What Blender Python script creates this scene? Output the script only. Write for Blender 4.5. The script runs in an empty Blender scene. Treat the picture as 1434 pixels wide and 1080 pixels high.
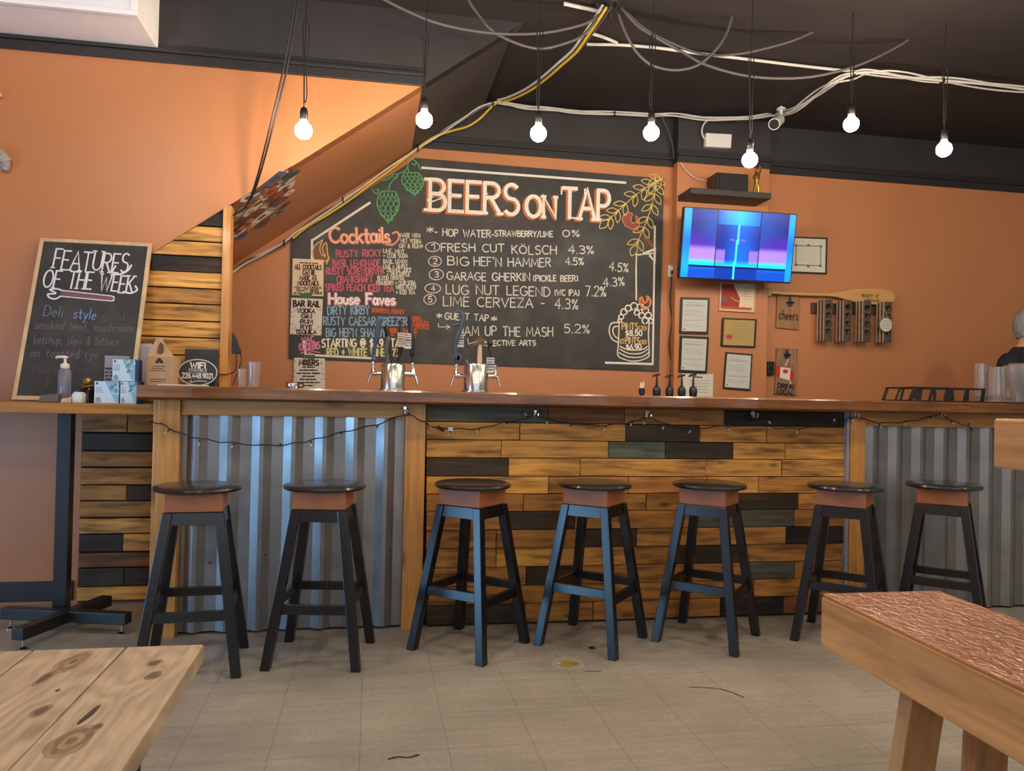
import bpy, math, random
from math import sin, cos, pi, radians, hypot
from mathutils import Vector, Matrix

# ------------------------------------------------------------------ camera
SC = bpy.context.scene
COL = SC.collection
FPX, CX, CY, EYE = 1085.0, 717.0, 540.0, 1.22
_y, _p, _r = radians(10.26), radians(0.80), radians(1.16)
FW = Vector((sin(_y) * cos(_p), cos(_y) * cos(_p), sin(_p)))
_rt = Vector((cos(_y), -sin(_y), 0)); _up = _rt.cross(FW)
RT = _rt * cos(_r) + _up * sin(_r)
UP = -_rt * sin(_r) + _up * cos(_r)
cam_data = bpy.data.cameras.new('camera')
cam_data.sensor_fit = 'HORIZONTAL'; cam_data.sensor_width = 36.0
cam_data.lens = 36.0 * FPX / 1434.0
cam_data.clip_start = 0.02
cam = bpy.data.objects.new('camera', cam_data); COL.objects.link(cam)
_m = Matrix((RT, UP, -FW)).transposed().to_4x4(); _m.translation = (0, 0, EYE)
cam.matrix_world = _m
SC.camera = cam

# ------------------------------------------------------------------ world, daylight, exposure
SC.view_settings.view_transform = 'Standard'; SC.view_settings.look = 'None'
SC.view_settings.gamma = 1.0; SC.view_settings.exposure = 0.42
SC.view_settings.use_curve_mapping = False
w = bpy.data.worlds.new('daylight'); SC.world = w; w.use_nodes = True
w.node_tree.nodes['Background'].inputs[0].default_value = (0.72, 0.85, 1.0, 1)
w.node_tree.nodes['Background'].inputs[1].default_value = 0.45

def area(name, loc, target, sx, sy, power, color):
    d = bpy.data.lights.new(name, 'AREA'); d.shape = 'RECTANGLE'; d.size = sx; d.size_y = sy
    d.energy = power; d.color = color
    o = bpy.data.objects.new(name, d); COL.objects.link(o); o.location = loc
    o.rotation_euler = (Vector(target) - Vector(loc)).to_track_quat('-Z', 'Z').to_euler()
    return o
area('daylight_side_window', (-3.72, 1.85, .82), (0, 1.85, .80), 3.0, 1.4, 112, (0.24, 0.58, 1.0))
area('daylight_front_window', (0.8, -3.4, 1.75), (0.8, 2, 1.4), 6.4, 2.2, 26, (0.86, 0.92, 1.0))
# point lamps added out of view, brightening the room from overhead; no fixtures modelled
for _lx in (-1.9, -0.3, 1.3, 2.9, 4.5):
    for _ly in (-1.6, 0.8, 2.9):
        d = bpy.data.lights.new('room_fill_lamp', 'POINT'); d.energy = (17, 20, 25)[int((_ly + 1.7) / 2.2)]; d.color = (1.0, 0.87, 0.71); d.shadow_soft_size = 0.06
        o = bpy.data.objects.new('room_fill_lamp', d); COL.objects.link(o); o.location = (_lx + 0.3 * (_ly > 0), _ly, 2.85)

# ------------------------------------------------------------------ pixel -> place
def ray(x, y): return FW + RT * ((x - CX) / FPX) - UP * ((y - CY) / FPX)
def at(x, y, Y):
    d = ray(x, y); t = Y / d.y; return Vector((d.x * t, Y, EYE + d.z * t))
def atz(x, y, Z):
    d = ray(x, y); t = (Z - EYE) / d.z; return Vector((d.x * t, d.y * t, Z))
def atp(x, y, P, N):
    d = ray(x, y); o = Vector((0, 0, EYE)); t = (Vector(P) - o).dot(N) / d.dot(N); return o + d * t

R = random.Random(7)
def lin(c): c /= 255.0; return c / 12.92 if c <= 0.04045 else ((c + 0.055) / 1.055) ** 2.4
def S(r, g, b): return (lin(r), lin(g), lin(b))

# ------------------------------------------------------------------ materials
MATS = {}
def mat(name, rgb=(.5, .5, .5), rough=0.5, metal=0.0, attr=False, noise=None, bump=None, coat=0.0, grain=None,
        emit=None, trans=0.0, alpha=1.0, blotch=None, knots=None, spec=0.5, rnoise=None):
    """noise=(scale, amount); bump=(scale, strength, distance); grain=(sx, sy, sz, amount) stretched fibre noise;
    blotch=(scale, amount, rgb) patches of another colour; knots=(sx, sy, sz, rgb)"""
    if name in MATS: return MATS[name]
    m = bpy.data.materials.new(name); m.use_nodes = True; MATS[name] = m
    nt = m.node_tree; N = nt.nodes; L = nt.links; b = N['Principled BSDF']
    b.inputs['Roughness'].default_value = rough; b.inputs['Metallic'].default_value = metal
    b.inputs['Specular IOR Level'].default_value = spec
    b.inputs['Coat Weight'].default_value = coat; b.inputs['Coat Roughness'].default_value = 0.12
    b.inputs['Transmission Weight'].default_value = trans; b.inputs['Alpha'].default_value = alpha
    tc = N.new('ShaderNodeTexCoord'); vec = tc.outputs['Object']
    if attr:
        a = N.new('ShaderNodeAttribute'); a.attribute_name = 'Col'; col = a.outputs['Color']
        sc = N.new('ShaderNodeMath'); sc.operation = 'MULTIPLY'; sc.inputs[1].default_value = 37.0
        L.new(a.outputs['Alpha'], sc.inputs[0])
        ad = N.new('ShaderNodeVectorMath'); ad.operation = 'ADD'
        L.new(vec, ad.inputs[0]); L.new(sc.outputs[0], ad.inputs[1]); vec = ad.outputs[0]
    else:
        c = N.new('ShaderNodeRGB'); c.outputs[0].default_value = (*rgb, 1); col = c.outputs[0]
    def mul(col, fac, lo, hi):
        r = N.new('ShaderNodeMapRange'); L.new(fac, r.inputs[0]); r.inputs[1].default_value = 0.28; r.inputs[2].default_value = 0.72
        r.inputs[3].default_value = lo; r.inputs[4].default_value = hi
        x = N.new('ShaderNodeVectorMath'); x.operation = 'SCALE'; L.new(col, x.inputs[0]); L.new(r.outputs[0], x.inputs['Scale'])
        return x.outputs[0]
    def tex(scale, detail=5.0, stretch=None, dist=0.0):
        n = N.new('ShaderNodeTexNoise'); n.inputs['Scale'].default_value = scale; n.inputs['Detail'].default_value = detail
        n.inputs['Distortion'].default_value = dist
        v = vec
        if stretch:
            mp = N.new('ShaderNodeMapping'); mp.inputs['Scale'].default_value = stretch; L.new(v, mp.inputs[0]); v = mp.outputs[0]
        L.new(v, n.inputs['Vector']); return n.outputs['Fac']
    gfac = None
    if blotch:
        f = tex(blotch[0], 4.0, blotch[3] if len(blotch) > 3 else None)
        r = N.new('ShaderNodeMapRange'); L.new(f, r.inputs[0]); r.inputs[1].default_value = 0.48; r.inputs[2].default_value = 0.7
        r.inputs[3].default_value = 0; r.inputs[4].default_value = blotch[1]
        x = N.new('ShaderNodeMix'); x.data_type = 'RGBA'; L.new(r.outputs[0], x.inputs['Factor']); L.new(col, x.inputs['A'])
        x.inputs['B'].default_value = (*blotch[2], 1); col = x.outputs['Result']
    if grain:
        gfac = tex(1.0, 8.0, grain[:3], 0.6); col = mul(col, gfac, 1 - grain[3], 1 + grain[3] * 0.55)
    if knots:
        v = N.new('ShaderNodeTexVoronoi'); mp = N.new('ShaderNodeMapping'); mp.inputs['Scale'].default_value = knots[:3]
        L.new(vec, mp.inputs[0]); L.new(mp.outputs[0], v.inputs['Vector']); v.inputs['Scale'].default_value = 1.0
        r = N.new('ShaderNodeMapRange'); L.new(v.outputs['Distance'], r.inputs[0])
        r.inputs[1].default_value = 0.06; r.inputs[2].default_value = 0.16; r.inputs[3].default_value = 0.8; r.inputs[4].default_value = 0
        x = N.new('ShaderNodeMix'); x.data_type = 'RGBA'; L.new(r.outputs[0], x.inputs['Factor']); L.new(col, x.inputs['A'])
        x.inputs['B'].default_value = (*knots[3], 1); col = x.outputs['Result']
    if noise:
        col = mul(col, tex(noise[0], 6.0), 1 - noise[1], 1 + noise[1])
    L.new(col, b.inputs['Base Color'])
    if rnoise:
        r = N.new('ShaderNodeMapRange'); L.new(tex(rnoise[0], 4.0), r.inputs[0]); r.inputs[1].default_value = 0.3; r.inputs[2].default_value = 0.7
        r.inputs[3].default_value = rough - rnoise[1]; r.inputs[4].default_value = rough + rnoise[1]; L.new(r.outputs[0], b.inputs['Roughness'])
    if bump or grain:
        bp = N.new('ShaderNodeBump')
        if bump: L.new(tex(bump[0], 3.0, bump[3] if len(bump) > 3 else None), bp.inputs['Height']); bp.inputs['Strength'].default_value = bump[1]; bp.inputs['Distance'].default_value = bump[2]
        else: L.new(gfac, bp.inputs['Height']); bp.inputs['Strength'].default_value = 0.25; bp.inputs['Distance'].default_value = 0.002
        L.new(bp.outputs[0], b.inputs['Normal'])
        if coat and bump: L.new(bp.outputs[0], b.inputs['Coat Normal'])
    if emit:
        if attr: L.new(col, b.inputs['Emission Color'])
        else: b.inputs['Emission Color'].default_value = (*rgb, 1)
        b.inputs['Emission Strength'].default_value = emit
    return m

ORANGE = S(204, 122, 68)
M_WALL = mat('orange_wall_paint', (0.50, 0.20, 0.080), 0.42, noise=(1.2, 0.05), bump=(60, 0.12, 0.002))
M_BLACKPAINT = mat('black_wall_paint', (0.030, 0.027, 0.030), 0.5, noise=(3, 0.15), bump=(50, 0.1, 0.002))
M_GREYWALL = mat('grey_wall_paint', (0.34, 0.33, 0.32), 0.6, noise=(2, 0.06))
M_CEIL = mat('black_ceiling_paint', (0.018, 0.014, 0.015), 0.75, noise=(2, 0.25))
M_TRIMB = mat('black_trim', (0.022, 0.021, 0.024), 0.4)
M_WHITEDRY = mat('white_drywall', (0.88, 0.88, 0.92), 0.7, noise=(4, 0.05), bump=(80, 0.15, 0.002))
M_PLANK = mat('pallet_planks', attr=True, rough=0.58, spec=0.35, grain=(3, 60, 38, 0.42), blotch=(3.2, 0.8, (0.085, 0.040, 0.016), (1.2, 5, 9)), knots=(3.2, 9, 9, (0.07, 0.025, 0.01)), coat=0.04)
M_BACKER = mat('plank_backing', (0.012, 0.009, 0.007), 0.9)
M_POST = mat('varnished_pine', (0.60, 0.265, 0.062), 0.42, grain=(38, 38, 2.5, 0.30), knots=(6, 6, 2.2, (0.16, 0.05, 0.015)), coat=0.25)
M_RAIL = mat('varnished_pine_rail', (0.56, 0.25, 0.062), 0.42, grain=(2.5, 38, 38, 0.32), knots=(2.2, 6, 6, (0.16, 0.05, 0.015)), coat=0.25)
M_BARTOP = mat('bar_top_varnish', (0.21, 0.072, 0.017), 0.3, grain=(2.2, 30, 40, 0.55), blotch=(6, 0.5, (0.07, 0.022, 0.008)), coat=0.3)
M_TABLEW = mat('honey_table_wood', (0.42, 0.175, 0.035), 0.3, grain=(2.0, 30, 40, 0.4), coat=0.5)
M_CORR = mat('galvanised_sheet', (0.30, 0.30, 0.305), 0.42, 0.85, noise=(7, 0.16), rnoise=(5, 0.08))
M_BLACKGLOSS = mat('black_gloss_paint', (0.007, 0.007, 0.009), 0.30, noise=(8, 0.2), coat=0.35, spec=0.6)
M_LEG = mat('black_leg_paint', (0.005, 0.0055, 0.007), 0.27, noise=(20, 0.3), bump=(30, 0.05, 0.001), spec=0.62)
M_TERRA = mat('terracotta_paint', (0.37, 0.125, 0.050), 0.5, noise=(14, 0.10), bump=(60, 0.15, 0.002))
M_BLACKMETAL = mat('black_powder_coat', (0.012, 0.013, 0.016), 0.38, spec=0.6, noise=(25, 0.2))
M_STEEL = mat('brushed_steel', (0.62, 0.61, 0.59), 0.22, 1.0, bump=(8, 0.05, 0.001))
M_CHROME = mat('chrome', (0.72, 0.72, 0.72), 0.12, 1.0)
M_BOARD = mat('chalkboard_paint', (0.031, 0.030, 0.030), 0.6, blotch=(2.2, 0.5, (0.085, 0.083, 0.08)), noise=(9, 0.25))
M_CHALK = mat('chalk', attr=True, rough=0.9, noise=(160, 0.22))
M_PAPER = mat('paper', (0.66, 0.63, 0.56), 0.8, noise=(6, 0.04))
M_CREAM = mat('cream_paper', (0.74, 0.58, 0.40), 0.8, noise=(9, 0.08))
M_INK = mat('printed_ink', attr=True, rough=0.8)
M_PAINTCOL = mat('coloured_print', attr=True, rough=0.6)
M_FRAMEB = mat('black_frame', (0.012, 0.010, 0.009), 0.35)
M_PALEWOOD = mat('pale_frame_wood', (0.60, 0.42, 0.25), 0.55, grain=(30, 30, 4, 0.2))
M_SIGNWOOD = mat('sign_wood', (0.34, 0.17, 0.075), 0.6, grain=(45, 45, 3, 0.35))
M_RECLAIM = mat('reclaimed_sign_wood', (0.30, 0.165, 0.085), 0.65, grain=(40, 40, 3, 0.45), blotch=(12, 0.5, (0.10, 0.06, 0.04), (4, 4, 1)))
M_PADDLE = mat('paddle_wood', (0.60, 0.33, 0.10), 0.4, grain=(2, 40, 40, 0.2), coat=0.3)
M_DARKWOOD = mat('dark_walnut', (0.065, 0.038, 0.026), 0.5, grain=(3, 40, 40, 0.35))
M_FLIGHT = mat('weathered_flight_wood', (0.085, 0.058, 0.045), 0.55, grain=(40, 40, 4, 0.35))
M_FLIGHTEDGE = mat('pale_board_edge', (0.46, 0.34, 0.24), 0.6)
M_WHITEPL = mat('white_plastic', (0.72, 0.72, 0.70), 0.4)
M_BLACKPL = mat('black_plastic', (0.010, 0.010, 0.011), 0.35)
M_CABLEW = mat('white_cable', (0.60, 0.58, 0.56), 0.45)
M_CABLEG = mat('grey_cable', (0.085, 0.078, 0.082), 0.5)
M_CABLEY = mat('yellow_cable', (0.60, 0.40, 0.03), 0.45)
M_CABLEB = mat('black_cable', (0.010, 0.009, 0.010), 0.5)
M_KRAFT = mat('kraft_card', (0.46, 0.27, 0.14), 0.8, noise=(30, 0.08))
M_BULB = mat('lit_bulb', (1.0, 0.79, 0.55), 0.3, emit=165.0)
M_CLEAR = mat('clear_plastic', (0.93, 0.93, 0.95), 0.14, trans=0.93, spec=0.6)
M_MINI = mat('clear_mini_bulb', (0.85, 0.83, 0.78), 0.08, trans=0.6)
M_GOLD = mat('antique_gold', (0.42, 0.27, 0.06), 0.35, 0.9)
M_SKIN = mat('skin', (0.52, 0.27, 0.19), 0.5, noise=(20, 0.06))
M_HAIR = mat('grey_hair', (0.21, 0.21, 0.225), 0.7, grain=(60, 60, 14, 0.35))
M_SHIRT = mat('black_cotton', (0.006, 0.006, 0.008), 0.85)
M_JEANS = mat('dark_jeans', (0.02, 0.025, 0.045), 0.85)
M_AMBER = mat('amber_bottle_glass', (0.035, 0.012, 0.006), 0.12)
M_BLUEH = mat('slate_blue_handle', (0.05, 0.068, 0.115), 0.42, noise=(20, 0.2))
M_BARK = mat('branch_wood', (0.13, 0.065, 0.03), 0.7, noise=(30, 0.3))

def tile_floor():
    m = bpy.data.materials.new('vinyl_tile_floor'); m.use_nodes = True; nt = m.node_tree; N = nt.nodes; L = nt.links; b = N['Principled BSDF']
    tc = N.new('ShaderNodeTexCoord'); mp = N.new('ShaderNodeMapping'); mp.inputs['Location'].default_value = (0.012, 0.02, 0)
    L.new(tc.outputs['Object'], mp.inputs[0])
    br = N.new('ShaderNodeTexBrick'); br.offset = 0.0; br.squash = 1.0
    br.inputs['Scale'].default_value = 1.0; br.inputs['Brick Width'].default_value = 0.3; br.inputs['Row Height'].default_value = 0.3
    br.inputs['Mortar Size'].default_value = 0.0009; br.inputs['Mortar Smooth'].default_value = 0.2
    br.inputs['Color1'].default_value = (0.375, 0.325, 0.262, 1); br.inputs['Color2'].default_value = (0.352, 0.306, 0.246, 1)
    br.inputs['Mortar'].default_value = (0.115, 0.095, 0.075, 1); L.new(mp.outputs[0], br.inputs['Vector'])
    n1 = N.new('ShaderNodeTexNoise'); n1.inputs['Scale'].default_value = 1.6; n1.inputs['Detail'].default_value = 7
    n2 = N.new('ShaderNodeTexNoise'); n2.inputs['Scale'].default_value = 55; n2.inputs['Detail'].default_value = 5
    n3 = N.new('ShaderNodeTexNoise'); n3.inputs['Scale'].default_value = 1; n3.inputs['Detail'].default_value = 6
    mp3 = N.new('ShaderNodeMapping'); mp3.inputs['Scale'].default_value = (3, 30, 1); mp3.inputs['Rotation'].default_value = (0, 0, 0.3)
    L.new(tc.outputs['Object'], mp3.inputs[0]); L.new(mp3.outputs[0], n3.inputs['Vector'])
    L.new(tc.outputs['Object'], n1.inputs['Vector']); L.new(tc.outputs['Object'], n2.inputs['Vector'])
    col = br.outputs['Color']
    for f, lo, hi in ((n1, 0.80, 1.16), (n2, 0.90, 1.08), (n3, 0.90, 1.07)):
        r = N.new('ShaderNodeMapRange'); L.new(f.outputs['Fac'], r.inputs[0]); r.inputs[1].default_value = 0.3; r.inputs[2].default_value = 0.7
        r.inputs[3].default_value = lo; r.inputs[4].default_value = hi
        x = N.new('ShaderNodeVectorMath'); x.operation = 'SCALE'; L.new(col, x.inputs[0]); L.new(r.outputs[0], x.inputs['Scale']); col = x.outputs[0]
    L.new(col, b.inputs['Base Color'])
    r = N.new('ShaderNodeMapRange'); L.new(n1.outputs['Fac'], r.inputs[0]); r.inputs[3].default_value = 0.38; r.inputs[4].default_value = 0.62
    L.new(r.outputs[0], b.inputs['Roughness'])
    bp = N.new('ShaderNodeBump'); bp.inputs['Strength'].default_value = 0.15; bp.inputs['Distance'].default_value = 0.002
    L.new(br.outputs['Fac'], bp.inputs['Height']); bp.invert = True; L.new(bp.outputs[0], b.inputs['Normal'])
    return m

def rough_table():
    """unfinished pine with cathedral grain rings and knots, boards along Y"""
    m = bpy.data.materials.new('raw_pine_table'); m.use_nodes = True; nt = m.node_tree; N = nt.nodes; L = nt.links; b = N['Principled BSDF']
    b.inputs['Roughness'].default_value = 0.5
    a = N.new('ShaderNodeAttribute'); a.attribute_name = 'Col'
    tc = N.new('ShaderNodeTexCoord'); sc = N.new('ShaderNodeMath'); sc.operation = 'MULTIPLY'; sc.inputs[1].default_value = 11.0; L.new(a.outputs['Alpha'], sc.inputs[0])
    ad = N.new('ShaderNodeVectorMath'); ad.operation = 'ADD'; L.new(tc.outputs['Object'], ad.inputs[0]); L.new(sc.outputs[0], ad.inputs[1]); vec = ad.outputs[0]
    mp = N.new('ShaderNodeMapping'); mp.inputs['Scale'].default_value = (9.5, 2.6, 6); L.new(vec, mp.inputs[0])
    vo = N.new('ShaderNodeTexVoronoi'); vo.inputs['Scale'].default_value = 0.75; L.new(mp.outputs[0], vo.inputs['Vector'])
    ns = N.new('ShaderNodeTexNoise'); ns.inputs['Scale'].default_value = 0.9; ns.inputs['Detail'].default_value = 3; L.new(mp.outputs[0], ns.inputs['Vector'])
    # rings: sine of (distance to knot + noise)
    m1 = N.new('ShaderNodeMath'); m1.operation = 'MULTIPLY_ADD'; L.new(ns.outputs['Fac'], m1.inputs[0]); m1.inputs[1].default_value = 1.1; L.new(vo.outputs['Distance'], m1.inputs[2])
    m2 = N.new('ShaderNodeMath'); m2.operation = 'MULTIPLY'; L.new(m1.outputs[0], m2.inputs[0]); m2.inputs[1].default_value = 42.0
    m3 = N.new('ShaderNodeMath'); m3.operation = 'SINE'; L.new(m2.outputs[0], m3.inputs[0])
    r = N.new('ShaderNodeMapRange'); L.new(m3.outputs[0], r.inputs[0]); r.inputs[1].default_value = -1; r.inputs[2].default_value = 1; r.inputs[3].default_value = 0.80; r.inputs[4].default_value = 1.05
    x = N.new('ShaderNodeVectorMath'); x.operation = 'SCALE'; L.new(a.outputs['Color'], x.inputs[0]); L.new(r.outputs[0], x.inputs['Scale'])
    mp2 = N.new('ShaderNodeMapping'); mp2.inputs['Scale'].default_value = (90, 4, 60); L.new(vec, mp2.inputs[0])
    n2 = N.new('ShaderNodeTexNoise'); n2.inputs['Scale'].default_value = 1; n2.inputs['Detail'].default_value = 6; L.new(mp2.outputs[0], n2.inputs['Vector'])
    r2 = N.new('ShaderNodeMapRange'); L.new(n2.outputs['Fac'], r2.inputs[0]); r2.inputs[1].default_value = 0.3; r2.inputs[2].default_value = 0.7; r2.inputs[3].default_value = 0.82; r2.inputs[4].default_value = 1.1
    x2 = N.new('ShaderNodeVectorMath'); x2.operation = 'SCALE'; L.new(x.outputs[0], x2.inputs[0]); L.new(r2.outputs[0], x2.inputs['Scale'])
    k = N.new('ShaderNodeMapRange'); L.new(vo.outputs['Distance'], k.inputs[0]); k.inputs[1].default_value = 0.05; k.inputs[2].default_value = 0.16; k.inputs[3].default_value = 0.75; k.inputs[4].default_value = 0
    mx = N.new('ShaderNodeMix'); mx.data_type = 'RGBA'; L.new(k.outputs[0], mx.inputs['Factor']); L.new(x2.outputs[0], mx.inputs['A']); mx.inputs['B'].default_value = (0.10, 0.055, 0.03, 1)
    L.new(mx.outputs['Result'], b.inputs['Base Color'])
    bp = N.new('ShaderNodeBump'); bp.inputs['Strength'].default_value = 0.2; bp.inputs['Distance'].default_value = 0.002; L.new(n2.outputs['Fac'], bp.inputs['Height']); L.new(bp.outputs[0], b.inputs['Normal'])
    return m

def varnished_top():
    """thickly varnished bench top: ripples in the coat make it sparkle"""
    m = bpy.data.materials.new('rippled_varnish_top'); m.use_nodes = True; nt = m.node_tree; N = nt.nodes; L = nt.links; b = N['Principled BSDF']
    tc = N.new('ShaderNodeTexCoord')
    mp = N.new('ShaderNodeMapping'); mp.inputs['Scale'].default_value = (30, 2.5, 30); L.new(tc.outputs['Object'], mp.inputs[0])
    n = N.new('ShaderNodeTexNoise'); n.inputs['Scale'].default_value = 1; n.inputs['Detail'].default_value = 6; L.new(mp.outputs[0], n.inputs['Vector'])
    cr = N.new('ShaderNodeValToRGB'); cr.color_ramp.elements[0].position = 0.3; cr.color_ramp.elements[0].color = (0.40, 0.135, 0.040, 1)
    cr.color_ramp.elements[1].position = 0.7; cr.color_ramp.elements[1].color = (0.60, 0.23, 0.08, 1); L.new(n.outputs['Fac'], cr.inputs[0]); L.new(cr.outputs[0], b.inputs['Base Color'])
    b.inputs['Roughness'].default_value = 0.30; b.inputs['Coat Weight'].default_value = 1.0; b.inputs['Coat Roughness'].default_value = 0.06
    mp2 = N.new('ShaderNodeMapping'); mp2.inputs['Scale'].default_value = (55, 38, 30); L.new(tc.outputs['Object'], mp2.inputs[0])
    n2 = N.new('ShaderNodeTexNoise'); n2.inputs['Scale'].default_value = 1; n2.inputs['Detail'].default_value = 2; n2.inputs['Roughness'].default_value = 0.6; L.new(mp2.outputs[0], n2.inputs['Vector'])
    bp = N.new('ShaderNodeBump'); bp.inputs['Strength'].default_value = 1.0; bp.inputs['Distance'].default_value = 0.011; L.new(n2.outputs['Fac'], bp.inputs['Height'])
    L.new(bp.outputs[0], b.inputs['Normal']); L.new(bp.outputs[0], b.inputs['Coat Normal'])
    return m
M_FLOOR = tile_floor(); M_RAW = rough_table(); M_BENCHTOP = varnished_top()
M_BENCH = mat('honey_bench_wood', (0.62, 0.30, 0.105), 0.36, grain=(25, 2.0, 30, 0.35), blotch=(5, 0.35, (0.24, 0.10, 0.03), (3, 1, 5)), coat=0.3)
M_BENCHLEG = mat('bench_leg_wood', (0.50, 0.26, 0.11), 0.45, grain=(30, 30, 2, 0.3))

# ------------------------------------------------------------------ mesh helpers
class MB:
    def __init__(s): s.v = []; s.f = []; s.c = []
    def add(s, vs, fs, col=None):
        o = len(s.v); s.v += [Vector(p) for p in vs]
        for f in fs: s.f.append([i + o for i in f]); s.c.append(col)
        return s
    def box(s, a, b, col=None):
        x0, y0, z0 = a; x1, y1, z1 = b
        return s.add([(x0, y0, z0), (x1, y0, z0), (x1, y1, z0), (x0, y1, z0), (x0, y0, z1), (x1, y0, z1), (x1, y1, z1), (x0, y1, z1)],
                     [(0, 3, 2, 1), (4, 5, 6, 7), (0, 1, 5, 4), (1, 2, 6, 5), (2, 3, 7, 6), (3, 0, 4, 7)], col)
    def hexa(s, lo, hi, col=None):      # two quads, bottom and top, both counter-clockwise from above
        return s.add(list(lo) + list(hi), [(0, 3, 2, 1), (4, 5, 6, 7), (0, 1, 5, 4), (1, 2, 6, 5), (2, 3, 7, 6), (3, 0, 4, 7)], col)
    def beam(s, p, q, a, b, col=None, up=(0, 0, 1)):
        p = Vector(p); q = Vector(q); d = (q - p).normalized(); u = Vector(up)
        if abs(d.dot(u)) > 0.99: u = Vector((0, 1, 0))
        x = d.cross(u).normalized() * a / 2; y = x.cross(d).normalized() * b / 2
        return s.hexa([p - x - y, p + x - y, p + x + y, p - x + y], [q - x - y, q + x - y, q + x + y, q - x + y], col)
    def tube(s, pts, r, n=8, col=None):
        pts = [Vector(p) for p in pts]; k = len(pts); rr = r if isinstance(r, (list, tuple)) else [r] * k
        prev = None; vs = []; fs = []
        for i, p in enumerate(pts):
            t = (pts[min(i + 1, k - 1)] - pts[max(i - 1, 0)])
            t = t.normalized() if t.length > 1e-9 else Vector((0, 0, 1))
            if prev is None:
                a = Vector((0, 0, 1)) if abs(t.z) < 0.9 else Vector((1, 0, 0)); x = t.cross(a).normalized()
            else: x = (prev - t * prev.dot(t)).normalized()
            prev = x; y = t.cross(x)
            for j in range(n):
                an = 2 * pi * j / n; vs.append(p + (x * cos(an) + y * sin(an)) * rr[i])
        for i in range(k - 1):
            for j in range(n): fs.append((i * n + j, i * n + (j + 1) % n, (i + 1) * n + (j + 1) % n, (i + 1) * n + j))
        fs.append(tuple(range(n - 1, -1, -1))); fs.append(tuple((k - 1) * n + j for j in range(n)))
        return s.add(vs, fs, col)
    def lathe(s, prof, c=(0, 0, 0), n=24, col=None, M=None):
        vs = []; fs = []; c = Vector(c)
        for r, z in prof:
            for j in range(n):
                a = 2 * pi * j / n; p = Vector((max(r, 1e-5) * cos(a), max(r, 1e-5) * sin(a), z))
                vs.append(c + (M @ p if M else p))
        k = len(prof)
        for i in range(k - 1):
            for j in range(n): fs.append((i * n + j, i * n + (j + 1) % n, (i + 1) * n + (j + 1) % n, (i + 1) * n + j))
        if prof[0][0] > 1e-4: fs.append(tuple(range(n - 1, -1, -1)))
        if prof[-1][0] > 1e-4: fs.append(tuple((k - 1) * n + j for j in range(n)))
        return s.add(vs, fs, col)
    def ball(s, c, r, nu=16, nv=10, sc=(1, 1, 1), col=None):
        prof = [(r * sin(pi * i / nv), -r * cos(pi * i / nv)) for i in range(nv + 1)]
        return s.lathe(prof, c, nu, col, Matrix.Diagonal(sc))
    def slab(s, poly, N, th, col=None):   # planar polygon (front face), pushed back by th along -N
        poly = [Vector(p) for p in poly]; N = Vector(N).normalized(); n = len(poly)
        a = Vector((0, 0, 0))
        for i in range(n): a += poly[i].cross(poly[(i + 1) % n])
        if a.dot(N) < 0: poly.reverse()
        back = [p - N * th for p in poly]
        return s.add(poly + back, [tuple(range(n)), tuple(range(2 * n - 1, n - 1, -1))] + [(i, i + n, (i + 1) % n + n, (i + 1) % n) for i in range(n)], col)
    def ribbon(s, pts, N, w, col=None, jit=0.0, closed=False):
        pts = [Vector(p) for p in pts]; N = Vector(N).normalized()
        loop = (pts[0] - pts[-1]).length < 1e-4
        q = [pts[0]]
        for p in pts[1:]:
            if (p - q[-1]).length > 1e-5: q.append(p)
        if len(q) < 2: return s
        pts = q; k = len(pts); vs = []
        if closed: pts = pts + [pts[0], pts[1]]; k += 2
        for i in range(k):
            a = (pts[i] - pts[i - 1]).normalized() if i else None
            b = (pts[i + 1] - pts[i]).normalized() if i < k - 1 else None
            t = (a + b) if a and b else (a or b)
            if t.length < 0.2: t = b
            t.normalize(); sd = N.cross(t)
            m = 1.0
            if a and b: m = min(1.6, 1 / max(0.5, abs(sd.dot(N.cross(b)))))
            ww = w / 2 * m * (1 + jit * (R.random() - 0.5))
            e = Vector((0, 0, 0)) if (closed or loop) else (-t * w * 0.3 if i == 0 else (t * w * 0.3 if i == k - 1 else Vector((0, 0, 0))))
            e = e + N * (2e-5 * i); vs += [pts[i] + e - sd * ww, pts[i] + e + sd * ww]
        return s.add(vs, [(2 * i, 2 * i + 2, 2 * i + 3, 2 * i + 1) for i in range(k - 1)], col)
    def build(s, name, m, parent=None, bevel=0.0, smooth=False, seg=2, origin=None, world=True, sub=0):
        """world=True: coordinates are world ones and are made local to the parent's place"""
        o = Vector(origin) if origin is not None else Vector((0, 0, 0))
        base = o
        if parent is not None and world: base = base + Vector(world_of(parent))
        me = bpy.data.meshes.new(name)
        me.from_pydata([tuple(p - base) for p in s.v], [], s.f)
        if any(c is not None for c in s.c):
            at_ = me.color_attributes.new('Col', 'FLOAT_COLOR', 'CORNER'); i = 0; buf = []
            for f, c in zip(s.f, s.c):
                c = c or (0.5, 0.5, 0.5); c = tuple(c) + ((0.0,) if len(c) == 3 else ())
                buf.extend(c * len(f))
            at_.data.foreach_set('color', buf)
        me.materials.append(m)
        if smooth: me.polygons.foreach_set('use_smooth', [True] * len(me.polygons))
        me.update()
        ob = bpy.data.objects.new(name, me); COL.objects.link(ob)
        if parent is not None: ob.parent = parent
        ob.location = o
        WORLD[ob.name] = (Vector(WORLD.get(parent.name, (0, 0, 0))) if parent is not None else Vector((0, 0, 0))) + o
        if bevel:
            b = ob.modifiers.new('soft_edges', 'BEVEL'); b.width = bevel; b.segments = seg; b.limit_method = 'ANGLE'; b.angle_limit = radians(40)
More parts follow.
